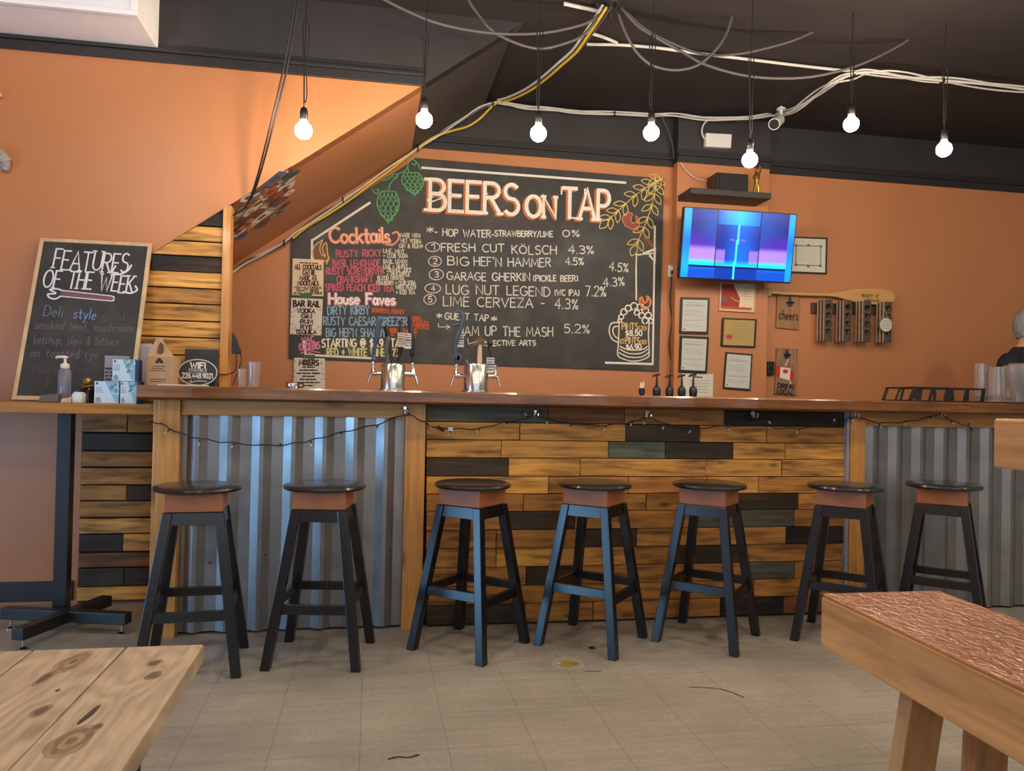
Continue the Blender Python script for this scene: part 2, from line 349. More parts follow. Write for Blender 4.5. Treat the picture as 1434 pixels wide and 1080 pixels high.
        if sub:
            b = ob.modifiers.new('smooth', 'SUBSURF'); b.levels = sub; b.render_levels = sub
        if smooth and not sub:
            try: me.set_sharp_from_angle(angle=radians(42))
            except Exception: pass
        return ob
WORLD = {}
def world_of(o): return WORLD.get(o.name, Vector((0, 0, 0)))
def tag(o, label, cat, group=None):
    o['label'] = label; o['category'] = cat
    if group: o['group'] = group
    return o
def struct(o, label=None):
    o['kind'] = 'structure'
    if label: o['label'] = label
    return o
def thing(name, label, cat, loc=(0, 0, 0), group=None, rotz=0.0):
    o = bpy.data.objects.new(name, None); o.empty_display_size = 0.05; COL.objects.link(o)
    o.location = loc; o.rotation_euler = (0, 0, rotz); WORLD[o.name] = Vector(loc)
    return tag(o, label, cat, group)
def dup(root, loc, rotz, label, group=None):
    r = root.copy(); COL.objects.link(r); r.location = loc; r.rotation_euler = (0, 0, rotz); r['label'] = label
    if group: r['group'] = group
    for ch in list(root.children):
        c = ch.copy(); COL.objects.link(c); c.parent = r
        for g in list(ch.children):
            d = g.copy(); COL.objects.link(d); d.parent = c
    return r
def smoothpts(pts, n=6):      # Catmull-Rom through the points
    pts = [Vector(p) for p in pts]; out = []
    for i in range(len(pts) - 1):
        p0 = pts[max(i - 1, 0)]; p1 = pts[i]; p2 = pts[i + 1]; p3 = pts[min(i + 2, len(pts) - 1)]
        for j in range(n):
            t = j / n
            out.append(0.5 * ((2 * p1) + (p2 - p0) * t + (2 * p0 - 5 * p1 + 4 * p2 - p3) * t * t + (3 * p1 - p0 - 3 * p2 + p3) * t ** 3))
    out.append(pts[-1]); return out

# ------------------------------------------------------------------ hand lettering: single-stroke glyphs
def arc(cx, cy, rx, ry, a0, a1, n=9):
    return [(cx + rx * cos(radians(a0 + (a1 - a0) * i / n)), cy + ry * sin(radians(a0 + (a1 - a0) * i / n))) for i in range(n + 1)]
GL = {
 'A': (.8, [[(0, 0), (.4, 1), (.8, 0)], [(.15, .36), (.65, .36)]]),
 'B': (.62, [[(0, 0), (0, 1)], [(0, 1)] + arc(.28, .77, .28, .23, 90, -90) + [(0, .54)], [(0, .54)] + arc(.32, .27, .3, .27, 90, -90) + [(0, 0)]]),
 'C': (.72, [arc(.42, .5, .42, .5, 48, 312, 12)]),
 'D': (.68, [[(0, 0), (0, 1)], [(0, 1)] + arc(.24, .5, .44, .5, 90, -90, 12) + [(0, 0)]]),
 'E': (.55, [[(.55, 1), (0, 1), (0, 0), (.55, 0)], [(0, .52), (.45, .52)]]),
 'F': (.55, [[(.55, 1), (0, 1), (0, 0)], [(0, .52), (.45, .52)]]),
 'G': (.78, [arc(.42, .5, .42, .5, 48, 340, 13) + [(.8, .45), (.5, .45)]]),
 'H': (.68, [[(0, 0), (0, 1)], [(.68, 0), (.68, 1)], [(0, .52), (.68, .52)]]),
 'I': (.06, [[(.03, 0), (.03, 1)]]),
 'J': (.5, [[(.5, 1)] + arc(.25, .25, .25, .25, 0, -170)]),
 'K': (.62, [[(0, 0), (0, 1)], [(.6, 1), (0, .42)], [(.18, .58), (.62, 0)]]),
 'L': (.52, [[(0, 1), (0, 0), (.52, 0)]]),
 'M': (.88, [[(0, 0), (.08, 1), (.44, .25), (.8, 1), (.88, 0)]]),
 'N': (.7, [[(0, 0), (0, 1), (.7, 0), (.7, 1)]]),
 'O': (.84, [arc(.42, .5, .42, .5, 90, 450, 18)]),
 'P': (.6, [[(0, 0), (0, 1)], [(0, 1)] + arc(.3, .74, .29, .26, 90, -90) + [(0, .48)]]),
 'Q': (.84, [arc(.42, .5, .42, .5, 90, 450, 18), [(.5, .25), (.86, -.05)]]),
 'R': (.64, [[(0, 0), (0, 1)], [(0, 1)] + arc(.3, .76, .29, .24, 90, -90) + [(0, .52)], [(.25, .52), (.64, 0)]]),
 'S': (.6, [arc(.31, .755, .27, .245, 40, 270, 9) + arc(.30, .265, .3, .265, 90, -140, 9)]),
 'T': (.7, [[(0, 1), (.7, 1)], [(.35, 1), (.35, 0)]]),
 'U': (.68, [[(0, 1), (0, .32)] + arc(.34, .32, .34, .32, 180, 360) + [(.68, 1)]]),
 'V': (.74, [[(0, 1), (.37, 0), (.74, 1)]]),
 'W': (1.0, [[(0, 1), (.25, 0), (.5, .8), (.75, 0), (1, 1)]]),
 'X': (.68, [[(0, 1), (.68, 0)], [(.68, 1), (0, 0)]]),
 'Y': (.68, [[(0, 1), (.34, .48), (.68, 1)], [(.34, .48), (.34, 0)]]),
 'Z': (.62, [[(0, 1), (.62, 1), (0, 0), (.62, 0)]]),
 '0': (.6, [arc(.3, .5, .3, .5, 90, 450, 16)]), '1': (.2, [[(0, .8), (.18, 1), (.18, 0)]]),
 '2': (.56, [arc(.28, .72, .28, .28, 160, -30) + [(0, 0), (.56, 0)]]),
 '3': (.56, [arc(.26, .76, .27, .24, 140, -90) + arc(.26, .27, .3, .27, 90, -140)]),
 '4': (.6, [[(.45, 0), (.45, 1), (0, .34), (.62, .34)]]),
 '5': (.56, [[(.52, 1), (.08, 1), (.04, .56)] + arc(.26, .32, .3, .32, 110, -140)]),
 '6': (.56, [[(.46, 1), (.08, .5)] + arc(.28, .29, .28, .29, 150, 510, 14)]),
 '7': (.56, [[(0, 1), (.56, 1), (.2, 0)]]),
 '8': (.56, [arc(.28, .76, .24, .24, 90, 450, 12), arc(.28, .26, .28, .26, 90, 450, 12)]),
 '9': (.56, [arc(.28, .7, .27, .3, 0, 360, 12) + [(.5, .3), (.3, 0)]]),
 '%': (.66, [[(.1, 0), (.56, 1)], arc(.12, .8, .12, .17, 90, 450, 8), arc(.54, .2, .12, .17, 90, 450, 8)]),
 '.': (.08, [[(.02, 0), (.06, .05)]]), ',': (.1, [[(.08, .08), (0, -.16)]]), "'": (.1, [[(.06, 1), (.02, .76)]]),
 '-': (.42, [[(.04, .45), (.38, .45)]]), '/': (.45, [[(0, -.05), (.45, 1.05)]]), ':': (.08, [[(.02, .1), (.06, .15)], [(.02, .6), (.06, .65)]]),
 '*': (.6, [[(.3, .95), (.3, .25)], [(0, .78), (.6, .42)], [(0, .42), (.6, .78)]]),
 '(': (.22, [arc(.3, .5, .28, .62, 130, 230, 6)]), ')': (.22, [arc(-.08, .5, .28, .62, 50, -50, 6)]),
 '$': (.6, [arc(.31, .72, .25, .2, 40, 270, 8) + arc(.30, .3, .28, .22, 90, -140, 8), [(.3, 1.08), (.3, -.08)]]),
 '@': (.95, [arc(.46, .5, .17, .2, 20, 380, 10), [(.64, .7), (.64, .36)] + arc(.76, .4, .12, .12, 200, 350, 4), arc(.47, .5, .45, .52, -10, 300, 14)]),
 '+': (.5, [[(.25, .75), (.25, .2)], [(0, .47), (.5, .47)]]), '=': (.5, [[(0, .6), (.5, .6)], [(0, .35), (.5, .35)]]), '&': (.7, [[(.7, 0), (.18, .66)] + arc(.3, .8, .16, .19, 200, -20, 7) + [(.1, .38)] + arc(.26, .22, .24, .22, 140, 340, 8) + [(.68, .45)]]),
 'Ö': (.84, [arc(.42, .44, .42, .44, 90, 450, 18), [(.25, 1.06), (.29, 1.1)], [(.55, 1.06), (.59, 1.1)]]),
 'a': (.5, [arc(.22, .28, .22, .28, 60, 420, 12), [(.46, .56), (.46, .08), (.54, 0)]]),
 'b': (.48, [[(0, 1), (0, 0)], arc(.23, .28, .23, .28, 180, -180, 12)]),
 'c': (.44, [arc(.24, .28, .24, .28, 50, 310)]),
 'd': (.5, [arc(.22, .28, .22, .28, 60, 420, 12), [(.46, 1), (.46, 0)]]),
 'e': (.46, [[(.02, .3), (.44, .3)] + arc(.23, .28, .22, .28, 5, 310, 11)]),
 'f': (.36, [arc(.3, .8, .16, .2, 60, 180, 5) + [(.14, 0)], [(0, .55), (.32, .55)]]),
 'g': (.5, [arc(.22, .28, .22, .28, 60, 420, 12), [(.46, .56), (.46, -.2)] + arc(.24, -.2, .22, .18, 0, -160, 7)]),
 'h': (.46, [[(0, 1), (0, 0)], [(0, .36)] + arc(.22, .34, .22, .22, 160, 0, 6) + [(.44, 0)]]),
 'i': (.08, [[(.04, .56), (.04, 0)], [(.04, .78), (.06, .82)]]),
 'k': (.44, [[(0, 1), (0, 0)], [(.4, .56), (0, .24)], [(.12, .34), (.44, 0)]]),
 'l': (.1, [[(.04, 1), (.04, .06), (.1, 0)]]),
 'm': (.78, [[(0, .56), (0, 0)], [(0, .36)] + arc(.19, .36, .19, .2, 170, 0, 5) + [(.38, 0)], [(.38, .36)] + arc(.57, .36, .19, .2, 170, 0, 5) + [(.76, 0)]]),
 'n': (.46, [[(0, .56), (0, 0)], [(0, .36)] + arc(.22, .34, .22, .22, 160, 0, 6) + [(.44, 0)]]),
 'o': (.48, [arc(.24, .28, .24, .28, 90, 450, 12)]),
 'p': (.48, [[(0, .56), (0, -.38)], arc(.23, .28, .23, .28, 180, -180, 12)]),
 'r': (.34, [[(0, .56), (0, 0)], [(0, .34)] + arc(.18, .34, .18, .22, 170, 40, 5)]),
 's': (.38, [arc(.2, .42, .16, .14, 40, 270, 6) + arc(.19, .14, .19, .14, 90, -150, 6)]),
 't': (.36, [[(.16, .9), (.16, .1), (.26, 0), (.36, .04)], [(0, .58), (.34, .58)]]),
 'u': (.46, [[(0, .56), (0, .22)] + arc(.21, .22, .21, .22, 180, 350, 6) + [(.44, .56), (.44, 0)]]),
 'v': (.44, [[(0, .56), (.22, 0), (.44, .56)]]),
 'w': (.66, [[(0, .56), (.16, 0), (.33, .46), (.5, 0), (.66, .56)]]),
 'y': (.46, [[(0, .56), (.23, .04)], [(.46, .56), (.12, -.36), (0, -.36)]]),
}
SERIF = {c: v for c, v in {
 'B': [(-.1, 0), (-.1, 1)], 'E': [], 'F': [(0, 0)], 'R': [(0, 0), (.64, 0)], 'T': [], 'A': [(0, 0), (.8, 0)], 'P': [(0, 0)],
 'N': [(0, 0), (0, 1), (.7, 1)], 'H': [(0, 0), (0, 1), (.68, 0), (.68, 1)], 'K': [(0, 0), (0, 1), (.6, 1)], 'U': [(0, 1), (.68, 1)], 'W': [(0, 1), (1, 1)], 'D': [], 'S': [], 'O': []}.items()}
LAYER = [0]
def text(mb, s, A, B, h, wd, N, col, off=0.0015, serif=False, jit=0.25, gap=0.22, wob=0.03, double=0.0):
    """writes s so that its baseline runs from A to B (points on the surface), capital height h"""
    A = Vector(A); B = Vector(B); N = Vector(N).normalized(); d = (B - A); Ltot = d.length; d.normalize(); up = N.cross(d).normalized()
    widths = [(.45 if c == ' ' else GL[c][0] if c in GL else .4) for c in s]
    tot = sum(widths) + gap * (len(s) - 1); k = Ltot / tot; x = 0.0
    for c, wc in zip(s, widths):
        if c in GL:
            dy = (R.random() - .5) * wob * 2; sl = (R.random() - .5) * wob
            for st in GL[c][1]:
                LAYER[0] = (LAYER[0] + 1) % 9; lay = off + LAYER[0] * 5e-5
                for ox in ((-double, double) if double else (0.0,)):
                    mb.ribbon([A + d * ((x + p[0] + sl * p[1]) * k + ox) + up * ((p[1] + dy) * h) + N * lay for p in st], N, wd, col, jit)
            if serif:
                for p in SERIF.get(c, []):
                    q = A + d * ((x + p[0]) * k) + up * ((p[1] + dy) * h) + N * (off + 5e-4)
                    mb.ribbon([q - d * h * .085, q + d * h * .085], N, wd * .8, col)
        x += wc + gap
def scribble(mb, A, B, h, wd, N, col, off=0.0015, dens=1.0):
    """a line of print too small to read: short strokes"""
    A = Vector(A); B = Vector(B); N = Vector(N).normalized(); d = B - A; Lt = d.length; d.normalize(); up = N.cross(d).normalized(); x = 0
    while x < Lt:
        l = min(h * (0.8 + 2.6 * R.random()), Lt - x)
        mb.ribbon([A + d * x + up * h * .5 + N * off, A + d * (x + l) + up * h * .5 + N * off], N, wd, col)
        x += l + h * (0.5 + .5 * R.random()) / dens
FRONT = Vector((0, -1, 0))
# ================================================================== the room
YS, YB, YW, YC, ZC = 4.76, 4.08, 6.10, 6.00, 3.57      # stair wall, bar front, back wall, column front, ceiling height
XL, XR, YF = -3.70, 6.60, -3.30
def sof(x): return 0.72945 * x + 2.9256                # underside of the stair
XT = (3.118 - 2.9256) / 0.72945
struct(MB().box((XL - .2, YF - .2, -.1), (XR + .2, YW + .2, 0)).build('floor', M_FLOOR))
struct(MB().box((XL - .2, YF - .2, ZC), (XR + .2, YW + .2, ZC + .1)).build('ceiling', M_CEIL))
struct(MB().box((XL, YW, 0), (XR, YW + .12, 3.165)).build('wall_back', M_WALL), 'orange back wall behind the bar')
struct(MB().box((XL, YW - .004, 3.165), (XR, YW + .12, ZC)).build('wall_back_upper', M_BLACKPAINT), 'black band along the top of the back wall')
struct(MB().box((2.43, YC, 0), (3.25, YW - .001, 3.178)).build('wall_column', M_WALL, bevel=.004), 'orange column standing proud of the back wall')
struct(MB().box((2.43, YC - .003, 3.178), (3.25, YW - .005, ZC)).build('wall_column_upper', M_BLACKPAINT), 'black top of the orange column')
def moulding(name, x0, x1, z, y):
    b = MB(); b.box((x0, y - .018, z - .02), (x1, y, z + .035)); b.box((x0, y - .034, z + .035), (x1, y, z + .055)); b.box((x0, y - .010, z + .055), (x1, y, z + .09))
    struct(b.build(name, M_TRIMB, bevel=.003))
moulding('trim_1', .30, 2.428, 3.175, YW - .004)
moulding('trim_2', 2.425, 3.255, 3.19, YC - .003)
moulding('trim_3', 3.256, XR, 3.19, YW - .004)
ws = MB(); ws.slab([(XL, YS, 0), (-1.61, YS, 0), (-1.61, YS, sof(-1.61)), (XT, YS, 3.118), (XL, YS, 3.118)], FRONT, .1)
struct(ws.build('wall_stair', M_WALL), 'orange stair wall with a slanting lower edge')
ws = MB(); ws.slab([(XL, YS - .003, 3.118), (XT, YS - .003, 3.118), ((ZC - 2.9256) / .72945, YS - .003, ZC), (XL, YS - .003, ZC)], FRONT, .1)
struct(ws.build('wall_stair_upper', M_BLACKPAINT), 'black top of the stair wall')
moulding('trim_4', XL, XT + .02, 3.128, YS - .003)
def sofslab(name, xa, xb, m):
    b = MB(); b.hexa([(xa, YS + .002, sof(xa)), (xb, YS + .002, sof(xb)), (xb, YW, sof(xb)), (xa, YW, sof(xa))],
                     [(xa, YS + .002, sof(xa) + .09), (xb, YS + .002, sof(xb) + .09), (xb, YW, sof(xb) + .09), (xa, YW, sof(xa) + .09)])
    struct(b.build(name, m))
sofslab('ceiling_stair_soffit', -1.9, XT, M_WALL); sofslab('ceiling_stair_soffit_upper', XT, .83, M_BLACKPAINT)
b = MB(); b.box((XL, YS - .018, .02), (-1.63, YS, .13)); struct(b.build('baseboard_stair', M_TRIMB, bevel=.004))
b = MB(); b.box((XL, 4.33, 3.185), (-1.258, YS - .005, ZC)); struct(b.build('ceiling_duct_box', M_WHITEDRY, bevel=.004), 'white boxed-in duct under the ceiling at the upper left')
b = MB(); b.box((XL, 4.318, 3.175), (-1.252, 4.345, 3.20)); b.box((-1.285, 4.318, 3.2), (-1.252, 4.335, ZC)); struct(b.build('trim_5', M_WHITEDRY, bevel=.003))
# left wall with a big shop window, front wall with shop windows, right wall (all outside the picture)
b = MB(); b.box((XL - .12, YF, 0), (XL, .35, ZC)); b.box((XL - .12, 3.4, 0), (XL, YW, ZC)); b.box((XL - .12, .35, 0), (XL, 3.4, .1)); b.box((XL - .12, .35, 1.55), (XL, 3.4, ZC))
struct(b.build('wall_left', M_WALL))
b = MB(); b.box((XL - .1, .35, .1), (XL - .02, 3.4, .14)); b.box((XL - .1, .35, 1.51), (XL - .02, 3.4, 1.55))
for y in (.35, 1.36, 2.37, 3.36): b.box((XL - .1, y, .14), (XL - .02, y + .04, 1.51))
struct(b.build('window_1', M_BLACKMETAL))
b = MB(); b.box((XL, YF - .12, 0), (-2.5, YF, ZC)); b.box((4.1, YF - .12, 0), (XR, YF, ZC)); b.box((-2.5, YF - .12, 0), (4.1, YF, .6)); b.box((-2.5, YF - .12, 2.9), (4.1, YF, ZC))
struct(b.build('wall_front', M_GREYWALL))
b = MB()
for x in (-2.5, -.3, 1.9, 4.04): b.box((x, YF - .1, .6), (x + .06, YF - .02, 2.9))
b.box((-2.5, YF - .1, .6), (4.1, YF - .02, .66)); b.box((-2.5, YF - .1, 2.84), (4.1, YF - .02, 2.9))
struct(b.build('window_2', M_BLACKMETAL))
b = MB(); b.box((XR, YF, 0), (XR + .12, YW, ZC)); struct(b.build('wall_right', M_GREYWALL))

# ================================================================== the bar
ZT, ZU = 1.238, 1.170
bar = thing('bar_counter', 'long bar front of pallet planks and corrugated steel sheets', 'bar counter', (0.9, 4.4, 0))
MB().box((-1.0, 4.13, 0), (6.2, 4.70, ZU)).build('body', M_BACKER, bar)
def plank(mb, x0, x1, z0, z1, y, kind, th=.016):
    base = {'L': (.70, .325, .070), 'M': (.50, .215, .050), 'B': (.26, .10, .028), 'D': (.046, .031, .018), 'K': (.016, .012, .010),
            'G': (.17, .205, .135), 'T': (.115, .115, .085), 'Y': (.60, .33, .10)}[kind]
    f = .86 + .28 * R.random(); c = tuple(v * f for v in base) + (R.random(),)
    g = .0020; d = R.random() * .010
    mb.box((x0 + g, y - d - th, z0 + g), (x1 - g, y - d + .004, z1 - g), c)
ROWS = [  # (top px, bottom px) at x = 640, then right-hand ends in px with the board's kind
 ((563, 591), [(767, 'T'), (875, 'B'), (1015, 'M'), (1187, 'K')]),
 ((591, 616), [(597 + 131, 'L'), (876, 'L'), (980, 'D'), (1074, 'L'), (1187, 'M')]),
 ((616, 641), [(702, 'L'), (852, 'L'), (932, 'G'), (1027, 'D'), (1100, 'L'), (1187, 'L')]),
 ((641, 667), [(712, 'D'), (812, 'L'), (988, 'L'), (1095, 'L'), (1187, 'L')]),
 ((667, 692), [(768, 'L'), (880, 'M'), (990, 'M'), (1062, 'L'), (1187, 'M')]),
 ((692, 717), [(733, 'M'), (905, 'M'), (1030, 'M'), (1118, 'D'), (1187, 'M')]),
 ((717, 743), [(710, 'M'), (805, 'D'), (965, 'M'), (1112, 'T'), (1187, 'M')]),
 ((743, 769), [(695, 'M'), (818, 'M'), (891, 'D'), (1100, 'M'), (1187, 'K')]),
 ((769, 796), [(695, 'M'), (880, 'L'), (945, 'M'), (1045, 'D'), (1187, 'M')]),
 ((796, 822), [(737, 'M'), (805, 'D'), (1050, 'M'), (1113, 'T'), (1187, 'M')]),
 ((822, 848), [(650, 'M'), (860, 'M'), (1055, 'M'), (1187, 'M')]),
 ((848, 879), [(735, 'D'), (830, 'M'), (1008, 'M'), (1097, 'K'), (1187, 'B')])]
pp = MB(); z1 = ZU - .002
for (ta, tb), cells in ROWS:
    z0 = max(.012, at(640, tb, YB).z); x0 = at(597, ta, YB).x; ym = (ta + tb) / 2
    if (ta, tb) == (848, 879): z0 = .012
    for xe, kd in cells:
        x1 = at(xe, ym, YB).x; plank(pp, x0, x1, z0, z1, YB + .02, kd); x0 = x1
    z1 = z0
pp.build('plank_panel', M_PLANK, bar, bevel=.0015, seg=1)
def postm(x0, x1, y0=4.045, z1=ZU): return MB().box((x0, y0, 0), (x1, 4.13, z1))
MB().box((-1.027, 4.047, 0), (-.925, 4.13, ZU)).build('post', M_POST, bar, bevel=.004)
MB().box((-1.052, 4.06, 0), (-1.028, 4.70, ZU)).build('end_board', M_POST, bar, bevel=.003)
postm(.176, .281).build('post', M_POST, bar, bevel=.004)
postm(2.722, 2.815).build('post', M_POST, bar, bevel=.004)
o = MB().box((2.703, 4.055, .01), (2.720, 4.12, ZU)).build('edge_strip', mat('pale_blue_grey_strip', S(150, 150, 155), .5), bar, bevel=.002); o['label'] = 'pale grey edge strip'
MB().box((-.924, 4.062, 1.095), (.175, 4.13, ZU)).build('rail', M_RAIL, bar, bevel=.003)
MB().box((2.816, 4.062, 1.09), (6.2, 4.13, ZU)).build('rail', M_RAIL, bar, bevel=.003)
def corr(x0, x1, ph, zt):
    b = MB(); P = [(0, 0), (.052, 0), (.093, -.023), (.113, -.023), (.150, 0)]; pts = []; x = x0 - ph; per = .155
    while x < x1 + per:
        for dx, dy in P[:-1] + [(.150, 0)]: pts.append((x + dx, 4.105 + dy))
        x += per
    pts = [p for p in pts if x0 - .03 <= p[0] <= x1 + .03]
    pts = [(min(max(p[0], x0), x1), p[1]) for p in pts]; vs = []; fs = []
    for px_, py_ in pts: vs += [(px_, py_, .012), (px_, py_, zt), (px_, py_ + .003, .012), (px_, py_ + .003, zt)]
    for i in range(len(pts) - 1):
        a = 4 * i; c = a + 4; fs += [(a, c, c + 1, a + 1), (a + 2, a + 3, c + 3, c + 2), (a, a + 2, c + 2, c), (a + 1, c + 1, c + 3, a + 3)]
    b.add(vs, fs); return b
for x0, x1, ph, screws in ((-.924, .175, .03, ((294, 788), (371, 777), (458, 773), (546, 770), (267, 863), (313, 866))), (2.816, 5.6, .02, ((1252, 761), (1317, 759), (1350, 757), (1382, 757), (1413, 756)))):
    cs = corr(x0, x1, ph, 1.10).build('corrugated_sheet', M_CORR, bar, bevel=.004)
    for sx, sy in screws:
        p = at(sx, sy, 4.098)
        MB().lathe([(.006, 0), (.006, .004), (.003, .006)], p, 8, M=Matrix.Rotation(pi / 2, 3, 'X')).build('screw', M_BLACKMETAL, cs)
bt = MB(); n = 60; XA, XB = -1.092, 6.2
top = []; fr = []
for i in range(n + 1):     # waney front edge
    x = XA + (XB - XA) * i / n; fr.append((x, 3.915 + .010 * sin(x * 5.1) + .006 * sin(x * 13.7 + 1) + .006 * R.random()))
vs = []; fs = []
for x, y in fr: vs += [(x, y + .012, ZU), (x, y - .004, ZU + .012), (x, y, ZT - .008), (x, y + .010, ZT), (x, 4.74, ZT), (x, 4.74, ZU)]
for i in range(n):
    for j in range(6): a = 6 * i; fs.append((a + j, a + 6 + j, a + 6 + (j + 1) % 6, a + (j + 1) % 6))
fs.append((5, 4, 3, 2, 1, 0)); fs.append(tuple(6 * n + j for j in range(6)))
bt.add(vs, fs); tag(bt.build('bar_countertop', M_BARTOP), 'dark varnished wooden bar top with a waney front edge', 'countertop')

# hooks under the bar top and the fairy lights hung on them
HOOKS = [(567, 577, 4.03), (749, 582, 4.055), (906, 583, 4.055), (1054, 583, 4.05), (1195, 583, 4.03), (1315, 581, 4.047)]
WHERE = ['on the middle wooden post', 'on the grey-green top plank', 'on the plank left of the black one', 'on the black plank', 'on the wooden post right of the planks', 'on the rail above the right steel sheet']
for (hx, hy, hY), wh in zip(HOOKS, WHERE):
    p = at(hx, hy, hY + .008)
    t = thing('coat_hook', 'small silver double hook screwed ' + wh, 'hook', p, 'silver hooks under the bar top')
    MB().box((p.x - .009, hY - .002, p.z - .008), (p.x + .009, hY + .012, p.z + .030)).build('plate', M_CHROME, t, bevel=.002)
    for s in (-1, 1):
        MB().tube(smoothpts([(p.x + s * .004, hY, p.z + .010), (p.x + s * .008, hY - .022, p.z - .008), (p.x + s * .012, hY - .030, p.z + .008), (p.x + s * .013, hY - .027, p.z + .020)], 4), .0035, 6).build('prong', M_CHROME, t, smooth=True)
fl = thing('fairy_lights', 'black string of clear mini lights draped along the bar front', 'string lights', at(567, 577, 4.02))
PATH = [(209, 591), (226, 594), (253, 607), (290, 616), (330, 621), (380, 624), (420, 620), (450, 613), (490, 603), (530, 594), (567, 581), (590, 589), (608, 598), (640, 601), (672, 600), (705, 592), (730, 588), (749, 583), (772, 588), (800, 594), (840, 596), (875, 593), (895, 588), (906, 585), (930, 593), (960, 600), (1000, 598), (1035, 591), (1054, 584), (1080, 598), (1110, 600), (1150, 597), (1178, 592), (1195, 584), (1230, 592), (1262, 591), (1290, 587), (1315, 581), (1335, 590), (1355, 597), (1362, 604)]
fp = smoothpts([at(x, y, 4.028 if x < 600 or x > 1180 else 4.04) for x, y in PATH], 4)
fp = [p + Vector((0, -.004 * R.random(), .004 * sin(i * 1.7))) for i, p in enumerate(fp)]
MB().tube(fp, .0032, 6).build('cord', M_CABLEB, fl, smooth=True)
i0 = 6
for i in range(6, len(fp) - 2, 5):
    p = fp[i]; s = R.choice((-1, -1, -1, 1)); a = R.uniform(-.8, .8); d = Vector((sin(a), -.2, s * cos(a))).normalized()
    MB().tube([p, p + d * .018], [.0035, .0045], 6).build('bulb_holder', M_CABLEB, fl)
    MB().tube([p + d * .018, p + d * .030, p + d * .038], [.0045, .005, .001], 6).build('mini_bulb', M_MINI, fl, smooth=True)
p0 = at(612, 598, 4.035); p1 = at(622, 603, 4.035)
MB().tube([p0, p1], .009, 8).build('plug', M_CABLEB, fl); p2 = at(631, 601, 4.035)
o = MB().box((p2.x - .012, 4.03, p2.z - .010), (p2.x + .012, 4.045, p2.z + .010)).build('tag', M_WHITEPL, fl); o['label'] = 'white paper tag'

# ================================================================== plank wall under the stair
pw = thing('plank_partition', 'wall of reclaimed planks under the stair behind the left bar end', 'plank wall', (-1.3, YS, 0))
pl = MB(); yy = [(580, 606, 'M', 180, 'M'), (607, 631, 'D', None, None), (632, 654, 'M', None, None), (655, 679, 'M', None, None), (679, 701, 'M', 179, 'D'), (701, 724, 'M', None, None), (725, 747, 'L', None, None), (747, 772, 'D', 174, 'L'), (773, 794, 'B', None, None), (794, 820, 'D', 176, 'D'), (820, 842, 'L', None, None)]
for y0, y1, k1, xs, k2 in yy:
    za, zb = at(170, y1, YS).z, at(170, y0, YS).z; za = max(za, .015)
    xa, xb, xm = -1.605, -.86, (at(xs, y0, YS).x if xs else None)
    for a, c, k in (((xa, xm, k1), (xm, xb, k2)) if xm else ((xa, xb, k1),)): plank(pl, a, c, za + .003, zb, YS - .002, k)
for y0, y1, k in ((498, 538, 'M'), (473, 497, 'L'), (450, 472, 'L'), (426, 449, 'L'), (404, 425, 'M'), (381, 403, 'L'), (359, 381, 'K'), (338, 358, 'L'), (316, 337, 'L'), (296, 315, 'K')):
    za, zb = at(250, y1, YS).z, at(250, y0, YS).z
    f = .9 + .2 * R.random(); base = {'L': (.72, .36, .085), 'M': (.52, .24, .06), 'K': (.016, .012, .011)}[k]; c = tuple(v * f for v in base) + (R.random(),)
    xa = max(-1.605, (za - 2.9256) / .72945 + .012); xb = max(-1.605, (zb - 2.9256) / .72945 + .012); d = .014 + R.random() * .006
    pl.hexa([(xa, YS - d, za + .002), (-.872, YS - d, za + .002), (-.872, YS, za + .002), (xa, YS, za + .002)], [(xb, YS - d, zb - .002), (-.872, YS - d, zb - .002), (-.872, YS, zb - .002), (xb, YS, zb - .002)], c)
pl.build('plank_panel', M_PLANK, pw, bevel=.0015, seg=1)
MB().box((-1.6, YS + .001, .01), (-.83, YS + .02, 1.2)).slab([(-1.6, YS + .001, 1.2), (-.83, YS + .001, 1.2), (-.83, YS + .001, sof(-.83)), (-1.6, YS + .001, sof(-1.6))], FRONT, .02).build('backing', M_BACKER, pw)
b = MB(); b.hexa([(-.868, YS - .04, 0), (-.815, YS - .04, 0), (-.815, YS + .05, 0), (-.868, YS + .05, 0)], [(-.873, YS - .04, 2.285), (-.828, YS - .04, 2.30), (-.828, YS + .05, 2.30), (-.873, YS + .05, 2.285)])
b.build('post', M_POST, pw, bevel=.003)

# ================================================================== bar stools
st0 = thing('bar_stool', 'first', 'bar stool', (0, 0, 0), 'black bar stools along the bar')
sp = [(.0, .772), (.172, .772), (.184, .776), (.188, .784), (.184, .793), (.174, .797), (.0, .797)]
MB().lathe(sp, n=48).build('seat', M_BLACKGLOSS, st0, smooth=True)
MB().box((-.118, -.118, .692), (.118, .118, .7715)).build('swivel_box', M_TERRA, st0, bevel=.003)
def lerp(a, b_, t): return a + (b_ - a) * t
def legc(sx, sy, z): q = lerp(.198, .104, z / .69); return Vector((sx * q, sy * q, z))
hw = .021
for sx, sy in ((-1, -1), (1, -1), (1, 1), (-1, 1)):
    a, c = legc(sx, sy, 0), legc(sx, sy, .691)
    MB().hexa([a + Vector((dx, dy, 0)) for dx, dy in ((-hw, -hw), (hw, -hw), (hw, hw), (-hw, hw))], [c + Vector((dx, dy, 0)) for dx, dy in ((-hw, -hw), (hw, -hw), (hw, hw), (-hw, hw))]).build('leg', M_LEG, st0, bevel=.003)
